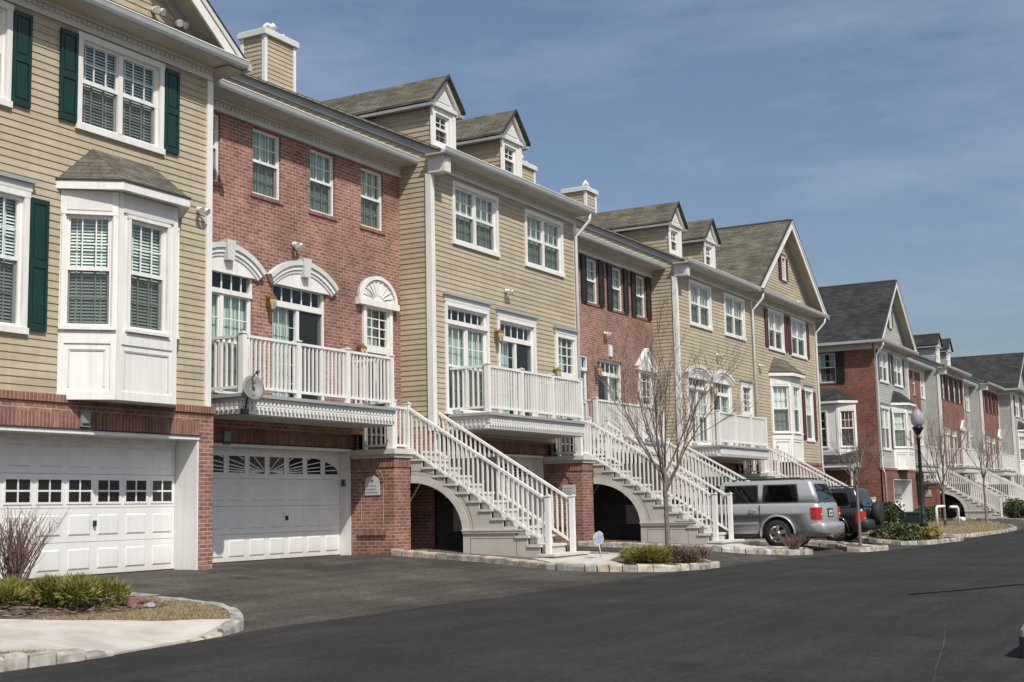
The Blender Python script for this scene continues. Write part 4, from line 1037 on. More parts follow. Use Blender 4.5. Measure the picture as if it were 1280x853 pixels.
# chimneys and downspouts
chimney(C, .25, 1.45, 5.1, 5.85, 11.6, 13.05)
chimney(D, 6.1, 7.2, 4.2, 4.9, 11.4, 12.85)
chimney(E_, 3.8, 4.65, 5.0, 5.9, 11.9, 12.95)
downspout(C, 7.3, side=1, z0=2.8); downspout(F, 8.1, side=1, z0=2.7, foot=[(8.16, -.1, 2.5), (8.3, -.12, 2.3)])
downspout(E_, 7.33, side=1, z0=2.7)
downspout(G_, .06, side=-.6, z0=2.95, foot=[(.1, -.12, 2.7), (.35, -.14, 2.5), (.36, -.14, .3)])
# the brick side wall of the grey end house: window, bay and porch
Tg = lambda u, d, z: (-d, u, z)
def rev(T, L_): return lambda u, d, z: T(L_-u, d, z)
Tr = lambda u, d, z: (-d, 13-u, z)
window(G_, Tg, 1.95, 2.8, 7.15, 8.62, units=1, trim=0, shade='sides', grid='both', near=False, cols=3)
shutter(G_, Tg, 1.5, 1.92, 7.1, 8.66, 'sh_black'); shutter(G_, Tg, 2.83, 3.25, 7.1, 8.66, 'sh_black')
bay(G_, 10.2, 'shingle_dark', T0=lambda u, d: (-d, 13-u), near=False, shade='dark', hf=1.0, hb=1.75)
def porch(P):
    m = MB(); y0, y1 = .95, 3.9
    m.hexa([(-1.5, y0-.1, 3.05), (-.002, y0-.1, 3.65), (-.002, y1+.1, 3.65), (-1.5, y1+.1, 3.05), (-1.5, y0-.1, 3.12), (-.002, y0-.1, 3.72), (-.002, y1+.1, 3.72), (-1.5, y1+.1, 3.12)], 'shingle_dark')
    o = m.build('porch_roof', P)
    b = MB(); b.box(-1.45, -1.33, y0, y1, 2.85, 3.04, 'white'); b.box(-1.33, -.003, y0, y0+.1, 2.85, 3.04, 'white'); b.box(-1.33, -.003, y1-.1, y1, 2.85, 3.04, 'white'); b.build('porch_beam', o)
    for y in (y0+.12, y1-.12):
        q = MB(); q.lathe([(.1, 0), (.1, .15), (.075, .2), (.06, 2.7), (.1, 2.75), (.1, 2.85)], 10, 'white', (-1.39, y, 0)); q.build('post', o)
    d = MB(); ubox(d, Tg, 2.0, 2.95, .003, .05, 0, 2.1, 'sh_black'); ubox(d, Tg, 1.88, 2.0, .003, .07, 0, 2.2, 'white'); ubox(d, Tg, 2.95, 3.07, .003, .07, 0, 2.2, 'white'); ubox(d, Tg, 2.0, 2.95, .003, .07, 2.1, 2.2, 'white'); d.build('side_door', P)
porch(G_)

# ------------------------------------------------------------------ front staircases
def staircase(X0, Yf, zf, label, brick='brick', plaque=None, sp=.118):
    P = thing('front_staircase', (X0+5.78, Yf, zf), label, 'stairs', 'white railed staircases to the raised front doors')
    zt = 2.23; zb = zg(X0+6.8, Yf-4.2)-zf+.0
    # brick pier carrying the landing
    m = MB(); x0, x1, y0, y1 = 0, .62, -.84, .302
    for T, a, b in ((Tface((x0, y1), (x0, y0))[0], 0, y1-y0), (Tface((x0, y0), (x1, y0))[0], 0, x1-x0), (Tface((x1, y0), (x1, y1))[0], 0, y1-y0)):
        flat_wall(m, a, b, -.5, 1.86, [], T, brick); ubox(m, T, a-.012, b+.012, -.05, .018, 1.86, 2.06, 'brick_soldier')
    pr = m.build('brick_pier', P)
    c = MB(); c.box(x0-.05, x1+.06, y0-.05, y1-.05, 2.061, 2.14, 'stone_grey'); c.box(x0-.09, x1+.10, y0-.09, y1-.05, 2.14, 2.25, 'stone_tread'); c.build('pier_cap', pr)
    # recessed panel with a header arch on the street-left face of the pier
    T = Tface((x0, y1), (x0, y0))[0]; n = MB(); uc = .58
    for k in range(11):
        a = math.pi*k/10; a2 = math.pi*(k+1)/10
        if k < 10:
            q = [(uc-.20*math.cos(a), 1.56+.21*math.sin(a)), (uc-.21*math.cos(a2), 1.56+.21*math.sin(a2)), (uc-.31*math.cos(a2), 1.56+.31*math.sin(a2)), (uc-.31*math.cos(a), 1.56+.31*math.sin(a))]
            n.hexa([T(u, .0, z) for u, z in q]+[T(u, .02+.006*(k % 2), z) for u, z in q], brick)
    ubox(n, T, uc-.36, uc+.36, .001, .045, .42, .52, 'brick_soldier')
    for s in (-.3, .28): ubox(n, T, uc+s, uc+s+.015, .001, .008, .52, 1.56, 'granite')
    n.build('brick_niche', pr)
    # landing and flight
    N = 13; rise = (zt-zb)/N; run = .285; ya = -.86
    st = MB()
    st.box(.62, 1.86, ya+.02, -.002, zt-.16, zt-.045, 'stone_grey'); st.box(.60, 1.88, ya-.02, -.002, zt-.045, zt, 'stone_tread')
    for k in range(1, N):
        z = zt-k*rise; y = ya-(k-1)*run
        e = .0 if k < N-1 else .22
        st.box(.60-e*.5, 1.90+e, y-run-.03-e*.4, y, z-.05, z, 'stone_tread'); st.box(.66-e*.4, 1.84+e*.8, y-run-e*.35, y, z-rise-.12, z-.05, 'stone_grey')
    st.build('steps', P)
    # side walls: arch on the near side
    prof = []
    for k in range(0, N-1):
        z = zt-k*rise-.052; y = ya-(k-1)*run if k else ya
        prof.append((ya-(k-1)*run if k else ya, z) if k else (ya, z))
        prof.append((ya-k*run, z))
    prof2 = [(ya, zt-.05)]
    for k in range(1, N):
        z = zt-k*rise-.051; prof2 += [(ya-(k-1)*run, z), (ya-k*run, z)]
    yend = ya-(N-1)*run
    arch = [(ya-1.30, zb-.3), (ya-1.30, .42)] + [(ya-1.30*math.cos(math.pi/2*i/12), .42+1.10*math.sin(math.pi/2*i/12)) for i in range(1, 13)]
    poly = prof2+[(yend, zb-.3)]+arch
    for x, pl, nm in ((.63, poly, 1), (1.78, prof2+[(yend, zb-.3), (ya, zb-.3)], 0)):
        s = MB()
        if nm:  # strips between arch and steps: clean quads instead of one large polygon
            ys_ = sorted({round(p[0], 4) for p in prof2} | {round(p[0], 4) for p in arch} | {yend})
            def top(y):
                k = int(math.floor((ya-y)/run+1e-6)); return zt-(min(N-1, k+1))*rise-.051
            def low(y):
                t = (ya-y)/1.30
                return zb-.3 if t >= 1 else .42+1.10*math.sqrt(max(0, 1-t*t))
            for a, b in zip(ys_[:-1], ys_[1:]):
                c_ = (a+b)/2; la = zb-.3 if c_ < ya-1.30 else low(a); lb = zb-.3 if c_ < ya-1.30 else low(b); tz = top(c_)
                if c_ > ya-1.30 and a <= ya-1.2999: la = .42
                s.hexa([(x, a, la), (x+.1, a, la), (x+.1, b, lb), (x, b, lb), (x, a, tz), (x+.1, a, tz), (x+.1, b, tz), (x, b, tz)], 'stone_grey')
            # mouldings: band following the arch, plinth panel
            def band(r0, r1, d, mat, n=14):
                for i in range(n):
                    q = []
                    for t, r in ((i/n, r0), ((i+1)/n, r0), ((i+1)/n, r1), (i/n, r1)):
                        a = math.pi/2*t; q.append((ya-(1.30+r)*math.cos(a), .42+(1.10+r)*math.sin(a)))
                    s.hexa([(x-.001, y, z) for y, z in q]+[(x-d, y, z) for y, z in q], mat)
            band(.0, .17, .018, 'stone_tread'); band(.17, .183, .004, 'panel_line'); band(.255, .267, .004, 'panel_line')
            L0, L1, z0, z1 = ya-2.7, ya-1.36, zb-.1, .40
            s.box(x-.03, x, L0-.12, L1+.06, .42, .49, 'stone_tread'); s.box(x-.045, x, L0-.14, L1+.08, .47, .50, 'stone_tread')
            for a, b, c_, e in ((L0+.1, L1-.12, z1-.09, z1-.078), (L0+.1, L1-.12, z0+.17, z0+.182), (L0+.1, L0+.112, z0+.18, z1-.09), (L1-.132, L1-.12, z0+.18, z1-.09)): s.box(x-.004, x, a, b, c_, e, 'panel_line')
            s.build('stringer', P)
        else:
            for a, k in [(ya-i*run, i) for i in range(N-1)]:
                s.box(x, x+.1, a-run, a, zb-.3, zt-(k+1)*rise-.051, 'stone_grey')
            s.build('stringer', P)
    v = MB(); v.box(1.74, 1.775, ya-1.5, -.03, -.5, 2.06, 'stair_dark'); v.box(.63, 1.74, -.05, -.015, -.5, 2.06, 'stair_dark'); v.box(.73, 1.74, ya-1.25, -.05, -.3, max(zb, -.1)+.13, 'mulch'); v.build('void_lining', P)  # dark panels put the shade under the flight into colour; mulch floor
    # meter box under the landing
    u = MB(); u.box(1.62, 1.74, ya-.95, ya-.45, .45, .95, 'meter'); u.box(1.66, 1.735, ya-1.0, ya-.2, -.2, .42, 'plastic_dark'); u.build('meter_box', P)
    # railings of the flight
    ytop, ybot = ya+.12, ya-11.6*run
    for x in (.70, 1.80):
        r_ = MB(); h0, h1 = zt, zt-11.4*rise
        yb_ = ybot+.06
        balusters(r_, (x, ytop-.06), (x, yb_), (zt+.02, zt-rise*((ytop-.06-yb_)/run)+.16), (zt+.90, zt-rise*((ytop-.06-yb_)/run)+1.04), sp=sp)
        ro_ = r_.build('railing', P)
        p = MB(); post(p, x, ytop, zt, zt+1.02, .10); p.build('post', ro_)
        p = MB(); post(p, x, ybot, zt-12*rise, zt-12*rise+1.16, .10); p.build('post', ro_)
    # landing rails
    r_ = MB(); balusters(r_, (.06, ya+.2), (.06, -.03), zt+.1, zt+.92); balusters(r_, (.18, ya+.12), (.62, ya+.12), zt+.1, zt+.92); ro_ = r_.build('landing_railing', P)
    p = MB(); post(p, .08, ya+.12, zt+.02, zt+1.05, .15); p.build('post', ro_)
    r_ = MB(); balusters(r_, (1.80, ytop+.06), (1.80, -.03), zt+.1, zt+.92); r_.build('landing_railing', P)
    return P
staircase(17.6, 16.85, -.93, 'white railed front staircase rising to the brick house with arched door heads')
staircase(24.95, 16, -.93, 'white railed front staircase behind the near bare tree with reddish twigs')
staircase(32.35, 16.85, -1.2, 'white railed front staircase of the black shuttered brick house behind the silver car')
staircase(39.7, 16, -1.2, 'white railed front staircase ending behind the dark car, beside the red shuttered end house')
staircase(72.9, 16.85, -1.2, 'white railed front staircase behind the bare trees by the lamp post', 'brick_orange')
staircase(81.0, 16, -1.2, 'white railed front staircase of the grey row, second from the lamp post', 'brick_orange')
staircase(88.2, 16.85, -1.2, 'white railed front staircase of the grey row, third from the lamp post', 'brick_orange')
staircase(95.0, 16, -1.2, 'white railed front staircase of the grey row, farthest from the lamp post', 'brick_orange')

# ------------------------------------------------------------------ things on the walls
def floodlight(X, Y, Z, label):
    P = thing('floodlight', (X, Y, Z), label, 'light', 'white floodlights on the house walls')
    b = MB(); b.lathe([(.055, 0), (.055, -.03), (.03, -.045), (.02, -.07)], 10, 'white', (0, 0, 0), 'y'); b.build('base', P)
    for s in (-1, 1):
        h = MB(); h.tube([(0, -.05, 0), (s*.05, -.08, .0), (s*.06, -.10, -.01), (s*.075, -.17, -.05)], [.014, .018, .045, .068], 10, 'white'); h.build('lamp_head', P)
    return P
for q in ((17.28, 15.98, 5.37, 'white twin floodlight on tan siding right of the near bay window'), (16.12, 15.97, 8.68, 'white floodlight at the foot of the near gable, left of the pair'), (16.68, 15.97, 8.62, 'white floodlight at the foot of the near gable, right of the pair'),
          (21.03, 16.84, 5.47, 'white twin floodlight on brick above the middle arched door head'), (28.34, 15.98, 5.4, 'white twin floodlight on tan siding above the flat grey door head'), (35.91, 16.84, 5.2, 'white twin floodlight on brick below the black shuttered windows'),
          (43.2, 15.98, 5.14, 'white twin floodlight on tan siding above the arched grey heads'), (47.75, 15.98, 5.15, 'white twin floodlight on tan siding left of the far white bay'), (48.1, 15.97, 8.25, 'white floodlight at the left foot of the red shuttered gable'), (53.0, 15.97, 8.25, 'white floodlight at the right foot of the red shuttered gable')): floodlight(*q)
def sconce(X, Y, Z, label):
    P = thing('wall_lantern', (X, Y, Z), label, 'lamp', 'brass lanterns beside the house doors')
    m = MB(); m.box(-.05, .05, -.02, 0, -.13, .1, 'brass'); m.tube([(0, -.02, .03), (0, -.09, .10), (0, -.13, .07)], .012, 6, 'brass'); m.build('bracket', P)
    c = MB(); c.lathe([(.015, .14), (.02, .1), (.085, .04), (.085, .02)], 6, 'brass', (0, -.13, 0), smooth=False); c.lathe([(.055, -.19), (.03, -.22), (.01, -.25)][::-1], 6, 'brass', (0, -.13, 0), smooth=False)
    for k in range(6): a = math.pi*k/3; c.tube([(.08*math.cos(a), -.13+.08*math.sin(a), .02), (.052*math.cos(a), -.13+.052*math.sin(a), -.19)], .006, 4, 'brass')
    c.build('cage', P)
    g_ = MB(); g_.lathe([(.05, -.185), (.075, .015)], 6, 'glass_lamp', (0, -.13, 0), smooth=False); g_.build('lamp_glass', P)
for q in ((20.22, 16.83, 4.2, 'brass wall lantern on brick between the arched window and the balcony door'), (23.26, 16.83, 3.5, 'brass wall lantern beside the sunburst headed entry door'), (27.78, 15.96, 4.25, 'brass wall lantern between the flat headed balcony window and door'),
          (30.84, 15.96, 3.55, 'brass wall lantern beside the flat headed entry door'), (35.2, 16.83, 4.05, 'brass wall lantern on the black shuttered brick house'), (42.5, 15.96, 3.9, 'brass wall lantern between the two arched grey heads')): sconce(*q)
# satellite dish on the brick house's balcony corner
P = thing('satellite_dish', (18.2, 15.66, 1.85), 'grey satellite dish on the balcony corner of the brick house', 'satellite dish')
d = MB(); nrm = Vector((-.42, -.80, .34)).normalized(); ax = nrm.cross(Vector((0, 0, 1))).normalized(); ay = ax.cross(nrm)
c0 = Vector((.1, -.14, .46)); rings = []
for k in range(5):
    q = k/4; rings.append([c0+ax*(.235*q*math.cos(a))+ay*(-.29*q*math.sin(a))+nrm*(-.06+.06*q*q) for a in [2*math.pi*i/24 for i in range(24)]])
rings2 = [[p-nrm*.012 for p in r] for r in rings[::-1]]
d.loft([[p for p in r] for r in rings[1:]]+rings2[:-1], 'dish'); d.build('reflector', P, fixn=True)
d = MB(); d.tube([(0, 0, 0), (.02, -.02, .22), c0-nrm*.07], .022, 8, 'black_metal'); d.tube([c0-ay*(-.24)-nrm*.03, c0+ay*.05*0+nrm*.30-ay*(-.22)], .014, 6, 'dish'); d.box(-.09, .09, -.02, .06, -.1, .02, 'black_metal'); d.build('mount', P)
d = MB(); d.tube([c0+nrm*.26+ay*.22, c0+nrm*.34+ay*.21], .035, 8, 'plastic_dark'); d.build('receiver', P)
d = MB()
for u_, v_, w_, h_ in ((.05, .13, .07, .035), (.05, .17, .05, .02), (-.03, -.15, .10, .02), (-.02, -.18, .06, .02)):
    q = [c0+ax*(a*w_/2-u_)+ay*(v_+b*h_/2)+nrm*(-.06+.06*((u_/.235)**2+(v_/.29)**2)+.004) for a, b in ((-1, -1), (1, -1), (1, 1), (-1, 1))]; d.face(q, 'plastic_dark')
d.build('emblem', P); P.scale = (.86, .86, .86)
# number plaques on the piers
def plaque(X, Y, Z, label, arch=True):
    P = thing('pier_plaque', (X, Y, Z), label, 'sign')
    T = lambda u, d, z: (-d, -u, z)
    m = MB(); pts = [(-.19, -.19), (.19, -.19), (.19, .10)]
    if arch: pts += [(.19*math.cos(a), .10+.12*math.sin(a)) for a in [math.pi*i/10 for i in range(1, 10)]]
    pts += [(-.19, .10)]
    m.prism([T(u, .001, z) for u, z in pts], (-.016, 0, 0), 'sign_white'); m.build('panel', P)
    w = MB(); rn = random.Random(3)
    if arch:
        w.lathe([(.035, .0), (.035, .004)], 12, 'sign_ink', T(0, .021, .115), 'x')
    for z, n in ((.01, 9), (-.065, 8), (-.13, 10)):
        x = -.15
        for k in range(n):
            l = rn.uniform(.018, .03); ubox(w, T, x, x+l*.55, .018, .020, z-.016, z+.016, 'sign_ink'); x += l+.006
    w.build('lettering', P)
plaque(23.375, 16.56, .53, 'white round topped plaque in the brick niche of the nearest pier'); plaque(30.725, 15.55, .47, 'white square plaque on the brick pier of the second staircase', False)
plaque(78.67, 16.55, .35, 'white round topped plaque on the brick pier behind the lamp post')
# meter vents over the garages
for X, Y, Z, lab in ((14.69, 15.90, 1.52, 'grey vent box on brick under the near bay window'), (19.35, 17.13, 1.44, 'grey vent box on brick under the first balcony')):
    m = MB(); m.box(-.09, .09, -.05, 0, -.12, .12, 'meter'); m.box(-.11, .11, -.07, -.0, .12, .14, 'meter'); m.box(-.08, .08, -.055, -.05, -.1, -.06, 'plastic_dark'); o = m.build('vent_box', None, (X, Y, Z)); tag(o, lab, 'vent')
m = MB(); m.box(-.05, .05, -.03, 0, -.08, .08, 'meter'); m.box(-.035, .035, -.04, -.03, -.05, .06, 'plastic_dark'); o = m.build('keypad', None, (23.345, 17.3, .62)); o.rotation_euler.z = R_(-90); tag(o, 'small grey keypad on the white jamb of the sunburst garage', 'keypad')

# ------------------------------------------------------------------ vehicles
def rrect(x, y0, y1, z, rad, n=4):
    pts = []
    for cx, cy, a0 in ((x-rad, y1-rad, 0), (-x+rad, y1-rad, 90), (-x+rad, y0+rad, 180), (x-rad, y0+rad, 270)):
        for i in range(n+1):
            a = R_(a0+90*i/n); pts.append((cx+rad*math.cos(a), cy+rad*math.sin(a), z))
    return pts
def suv(loc, label, paint, L_=5.2, w=2.0, H_=1.87, belt=1.22, wheel_r=.40, wy=(1.22, 4.25), spare=False, cut=True, rz=0, bumper=None, tail=(.30, .16), gsplit=((.62, 1.62), (1.78, 2.75), (2.9, 3.75))):
    P = thing('parked_car', loc, label, 'car', rz=rz); hw = w/2
    b = MB()
    lv = [(.30, -.10, .06), (.36, -.05, .02), (.52, -.01, 0), (.80, .0, .0), (.98, -.012, .0), (belt-.05, -.03, .03), (belt, -.055, .05)]
    b.loft([rrect(hw+dx, dy, L_-dy-(.25 if z > .95 else 0), z, .17) for z, dx, dy in lv], paint)
    body = b.build('body', P, fixn=True)
    cu = []
    for y in wy:
        c = MB(); c.lathe([(wheel_r+.07, -3), (wheel_r+.07, 3)], 28, 'plastic_dark', (0, y, wheel_r), 'x'); co = c.build('cutter', None, loc, fixn=True); co.rotation_euler.z = rz; cu.append(co)
        md = body.modifiers.new('arch', 'BOOLEAN'); md.operation = 'DIFFERENCE'; md.object = co; md.solver = 'EXACT'
    bpy.context.view_layer.update(); dg = bpy.context.evaluated_depsgraph_get()
    me = bpy.data.meshes.new_from_object(body.evaluated_get(dg)); body.modifiers.clear(); body.data = me; me.name = 'body'
    for c in cu: bpy.data.objects.remove(c)
    u = MB(); u.box(-hw+.3, hw-.3, .3, L_-.4, .26, .9, 'plastic_dark'); u.build('underbody', P)
    gy0, gy1 = .05, L_*.72; ty0, ty1 = .26, L_*.56; hb, ht = hw-.065, hw-.20; zt = H_-.10
    g_ = MB()
    def ring(t, z, inset=0): return rrect(lerp(hb, ht, t)-inset, lerp(gy0, ty0, t)+inset, lerp(gy1, ty1, t)-inset, z, .12)
    g_.loft([ring(0, belt-.01), ring(.5, lerp(belt, zt, .5)), ring(1, zt), ring(1, zt+.06, .03), ring(1, H_-.012, .10), ring(1, H_, .26)], paint)
    g_.build('cabin', P, fixn=True)
    # side glass
    z0, z1 = belt+.05, zt-.05
    def sp(s, y, z, off=.006):
        t = (z-belt)/(zt-belt); return (s*(lerp(hb, ht, t)+off), y, z)
    for s in (-1, 1):
        for a, e in gsplit:
            gl = MB(); t0, t1 = (z0-belt)/(zt-belt), (z1-belt)/(zt-belt)
            a1 = a+(.08 if a < .8 else .03); e1 = e-.02 if e < 3 else e-.55; c = .05
            poly = [(a+c, z0), (e-c, z0), (e, z0+c), (e1, z1-c), (e1-c, z1), (a1+c, z1), (a1, z1-c), (a, z0+c)]
            gl.face([sp(s, y, z) for y, z in poly], 'car_glass'); 
            fr = [sp(s, y, z, .004) for y, z in ((a-.03, z0-.03), (e+.03, z0-.03), (e1+.03, z1+.03), (a1-.03, z1+.03))]
            gl.face(fr, 'plastic_dark'); gl.build('side_window', P)
    rg = MB(); q = []
    for x, z in ((-.80, z0-.02), (.80, z0-.02), (.86, z0+.05), (.80, z1), (.70, z1+.03), (-.70, z1+.03), (-.80, z1), (-.86, z0+.05)):
        t = (z-belt)/(zt-belt); q.append((x*(lerp(hb, ht, t)), lerp(gy0, ty0, t)-.006, z))
    rg.face(q, 'car_glass'); rg.build('rear_window', P)
    ws = MB(); q = []
    for x, z in ((-.92, z0), (.92, z0), (.88, z1), (-.88, z1)):
        t = (z-belt)/(zt-belt); q.append((x*(lerp(hb, ht, t)), lerp(gy1, ty1, t)+.006, z))
    ws.face(q, 'car_glass'); ws.build('windscreen', P)
    # flares, sill, seams
    for s in (-1, 1):
        for y in wy:
            f = MB(); f.tube([(s*(hw-.008), y+(wheel_r+.085)*math.cos(R_(a)), wheel_r+(wheel_r+.085)*math.sin(R_(a))) for a in range(-14, 195, 10)], .032, 6, paint); f.build('wheel_arch', P)
            t = MB(); rr_ = wheel_r; wi = .24
            t.lathe([(rr_*.62, -wi/2), (rr_*.9, -wi/2), (rr_, -wi/2+.04), (rr_, wi/2-.04), (rr_*.9, wi/2), (rr_*.62, wi/2)], 32, 'rubber', (s*(hw-.14), y, rr_), 'x', cap=False)
            wl = t.build('wheel', P)
            k = MB(); xo = s*(hw-.14)+s*wi*.46
            k.lathe([(rr_*.64, -s*.10), (rr_*.64, .0), (rr_*.56, s*.008), (rr_*.53, -s*.04), (.01, -s*.045)], 28, 'chrome', (xo, y, rr_), 'x')
            for j in range(5):
                a = 2*math.pi*j/5+.3; d_ = Vector((0, math.cos(a), math.sin(a))); c_ = Vector((xo, y, rr_))
                k.bar(c_+d_*.03+Vector((s*.0, 0, 0)), c_+d_*rr_*.57+Vector((-s*.008, 0, 0)), .10, .03, 'chrome', up=(1, 0, 0))
                a += math.pi/5; d_ = Vector((0, math.cos(a), math.sin(a))); k.lathe([(rr_*.10, -s*.035), (rr_*.10, -s*.030)], 10, 'rubber', c_+d_*rr_*.36, 'x')
            k.lathe([(.075, -s*.04), (.07, s*.015), (.03, s*.025)], 12, 'chrome', (xo, y, rr_), 'x')
            k.build('rim', wl)
        m = MB(); m.box(*sorted((s*(hw-.10), s*(hw+.025))), wy[0]+wheel_r+.12, wy[1]-wheel_r-.12, .34, .41, 'plastic_dark'); m.build('running_board', P)
        m = MB()
        for y in (gsplit[0][1]+.08, gsplit[1][1]+.07): m.box(*sorted((s*(hw-.02), s*(hw+.0025))), y-.006, y+.006, .45, belt-.03, 'plastic_dark')
        m.box(*sorted((s*(hw-.02), s*(hw+.004))), wy[0]+wheel_r+.14, wy[1]-wheel_r-.14, .66, .70, paint)
        m.build('door_seam', P)
        for y in (gsplit[0][1]+.2, gsplit[1][1]+.2):
            m = MB(); m.tube([(s*(hw-.015), y, belt-.17), (s*(hw+.03), y+.02, belt-.17), (s*(hw+.03), y+.17, belt-.17), (s*(hw-.015), y+.19, belt-.17)], .016, 6, paint); m.build('door_handle', P)
        m = MB(); m.tube([(s*(hw-.06), gsplit[2][1]-.2, belt+.06), (s*(hw+.12), gsplit[2][1]-.22, belt+.08)], .02, 6, 'plastic_dark'); m.loft([rrect(.10, -.05, .05, z, .03) for z in (0, .2)], paint)
        off = len(m.v)-40
        m.v[off:] = [(v[0]+s*(hw+.17), v[1]+gsplit[2][1]-.22, v[2]+belt+.0) for v in m.v[off:]]; m.build('wing_mirror', P)
        # tail light
        tl = MB(); th_, tw = tail[0]+.02, tail[1]
        zc = belt-.12-th_/2
        tl.loft([[(s*(hw-tw-.06), -.002, z), (s*(hw-.12), -.018, z), (s*(hw-.03), .03, z), (s*(hw+.010), .10, z), (s*(hw+.006), .26, z), (s*(hw-.05), .26, z), (s*(hw-tw-.06), .06, z)] for z in (zc-th_/2, zc, zc+th_/2)], 'red_lens', smooth=False)
        tl.box(*sorted((s*(hw-tw), s*(hw-.08))), -.022, -.0, zc-.05, zc+.0, 'plate'); tl.build('tail_light', P)
        r_ = MB(); r_.tube([(s*(ht-.10), ty0+.25, H_-.01), (s*(ht-.10), ty0+.35, H_+.045), (s*(ht-.10), ty1-.5, H_+.045), (s*(ht-.10), ty1-.35, H_-.01)], .02, 6, 'plastic_dark'); r_.build('roof_rail', P)
        h_ = MB(); h_.loft([[(s*(hw-.5), L_+.0, z), (s*(hw-.15), L_-.03, z), (s*(hw-.02), L_-.18, z), (s*(hw-.3), L_-.2, z)] for z in (.72, .9)], 'plate', smooth=False); h_.build('headlight', P)
    # two bumpers, each a mesh of its own
    fb, rb = MB(), MB()
    for (t, y0, y1) in ((rb, -.13, .35), (fb, L_-.35, L_+.12)):
        t.loft([rrect(hw+dx, y0+dy, y1-dy, z, .14) for z, dx, dy in ((.36, -.05, .05), (.42, .0, .0), (.60, .015, -.01), (.66, .0, .01), (.69, -.04, .05))], bumper or paint); t.build('bumper', P, fixn=True)
    pl = MB(); pl.box(-.16, .16, -.02, .0, .86, 1.02, 'plate'); pl.box(-.26, .26, -.012, .0, .83, 1.07, 'plastic_dark')
    for k in range(6): pl.box(-.125+k*.042, -.1+k*.042, -.024, -.02, .905, .97, 'sign_ink')
    pl.build('number_plate', P)
    wp = MB(); wp.bar((-.05, ty0*.3-.02, belt+.12), (.42, ty0*.35-.025, belt+.16), .02, .02, 'rubber', up=(0, -1, 0)); wp.build('wiper', P)
    if spare:
        t = MB(); t.lathe([(.02, -.30), (.30, -.30), (.36, -.26), (.37, -.14), (.33, -.05)], 28, 'rubber', (.12, 0, .86), 'y'); t.build('spare_wheel', P)
    return P
suv((36.5, 10.36, zg(36.5, 11.6)), 'silver sport utility car parked nose in beside the second staircase', 'paint_silver')
suv((41.35, 10.45, zg(41.4, 11.8)), 'dark sport utility car with a spare wheel, partly hidden behind the silver car', 'paint_black', L_=4.2, w=1.78, H_=1.66, belt=1.05, wheel_r=.36, wy=(.95, 3.4), spare=True, gsplit=((.45, 1.25), (1.38, 2.1), (2.2, 2.95)), tail=(.34, .12), bumper='plastic_dark')
m = MB(); zk = zg(12.6, 1.7)
m.loft([rrect(1.4, -.30, .30, z, .07, 3) for z in (-.1, .19)], 'plastic_dark', smooth=False); m.loft([rrect(1.385, -.37+dx, .285-dx, z, .06, 3) for z, dx in ((.19, 0), (.25, .0), (.29, .03))], 'concrete', smooth=False)
structure(m.build('kerb', None, (13.80, 1.62, zk)))

# ------------------------------------------------------------------ street furniture
def lamp_post(x, y):
    z = zg(x, y)+.09; P = thing('street_lamp', (x, y, z), 'black street lamp with a pale acorn globe on the planted island', 'street lamp')
    m = MB(); m.lathe([(.19, 0), (.19, .10), (.16, .14), (.15, .42), (.17, .46), (.12, .55), (.095, .75), (.10, .80), (.078, .84), (.066, 2.0), (.058, 3.38), (.085, 3.42), (.085, 3.46), (.055, 3.5), (.055, 3.58)], 16, 'black_metal'); m.build('post', P)
    for k in range(8):
        pass
    c = MB(); c.lathe([(.06, 3.58), (.16, 3.72), (.19, 3.80), (.19, 3.84), (.15, 3.86)], 18, 'black_metal'); c.build('collar', P)
    g_ = MB(); g_.lathe([(.14, 3.861), (.20, 3.95), (.235, 4.08), (.225, 4.20), (.17, 4.34), (.10, 4.44), (.04, 4.49)], 22, 'globe_glass'); gg = g_.build('globe', P)
    f = MB(); f.lathe([(.05, 4.485), (.06, 4.50), (.03, 4.53), (.035, 4.56), (.004, 4.62)], 12, 'globe_glass'); f.build('finial', P)
    b = MB(); b.lathe([(.035, 3.84), (.035, 3.98), (.05, 4.0), (.05, 4.16), (.02, 4.2)], 10, 'plate'); b.build('bulb', P)
lamp_post(47.2, 10.15)
# security sign on a stake
P = thing('yard_sign', (24.72, 11.8, zg(24.72, 11.8)+.06), 'small white octagonal yard sign with a blue band on a leaning stake', 'sign')
m = MB(); m.tube([(.03, 0, -.05), (-.19, .0, .55)], .016, 6, 'sign_white'); m.build('stake', P)
m = MB(); t = Vector((-.34, 0, .94)).normalized(); sx = Vector((.94, 0, .34)).normalized(); 
wv = Vector((.55, -.83, 0)); ax_ = (sx*.55+Vector((0, -1, 0))*(.0)); c0 = Vector((-.235, -.02, .68))
ax_ = Vector((.80, -.45, .30)).normalized(); n_ = ax_.cross(t).normalized()
q = [(.105, .20), (.20, .105), (.20, -.105), (.105, -.20), (-.105, -.20), (-.20, -.105), (-.20, .105), (-.105, .20)]
m.prism([c0+ax_*a*.95+t*b for a, b in q], n_*-.012, 'sign_white'); m.build('panel', P)
m = MB(); o = n_*.003
for a0, a1, b0, b1 in ((-.17, .17, -.04, .06), ): m.face([c0+o+ax_*a+t*b for a, b in ((a0, b0), (a1, b0), (a1, b1), (a0, b1))], 'sign_blue')
for a0, a1, b0, b1 in ((-.09, .09, .10, .125), (-.12, .12, -.10, -.08), (-.08, .08, -.14, -.12)): m.face([c0+o+ax_*a+t*b for a, b in ((a0, b0), (a1, b0), (a1, b1), (a0, b1))], 'sign_blue')
for k in range(5): a0 = -.12+k*.05; m.face([c0+o*2+ax_*a+t*b for a, b in ((a0, -.015), (a0+.032, -.015), (a0+.032, .035), (a0, .035))], 'sign_white')
m.build('band', P); P.scale = (.68, .68, .68)
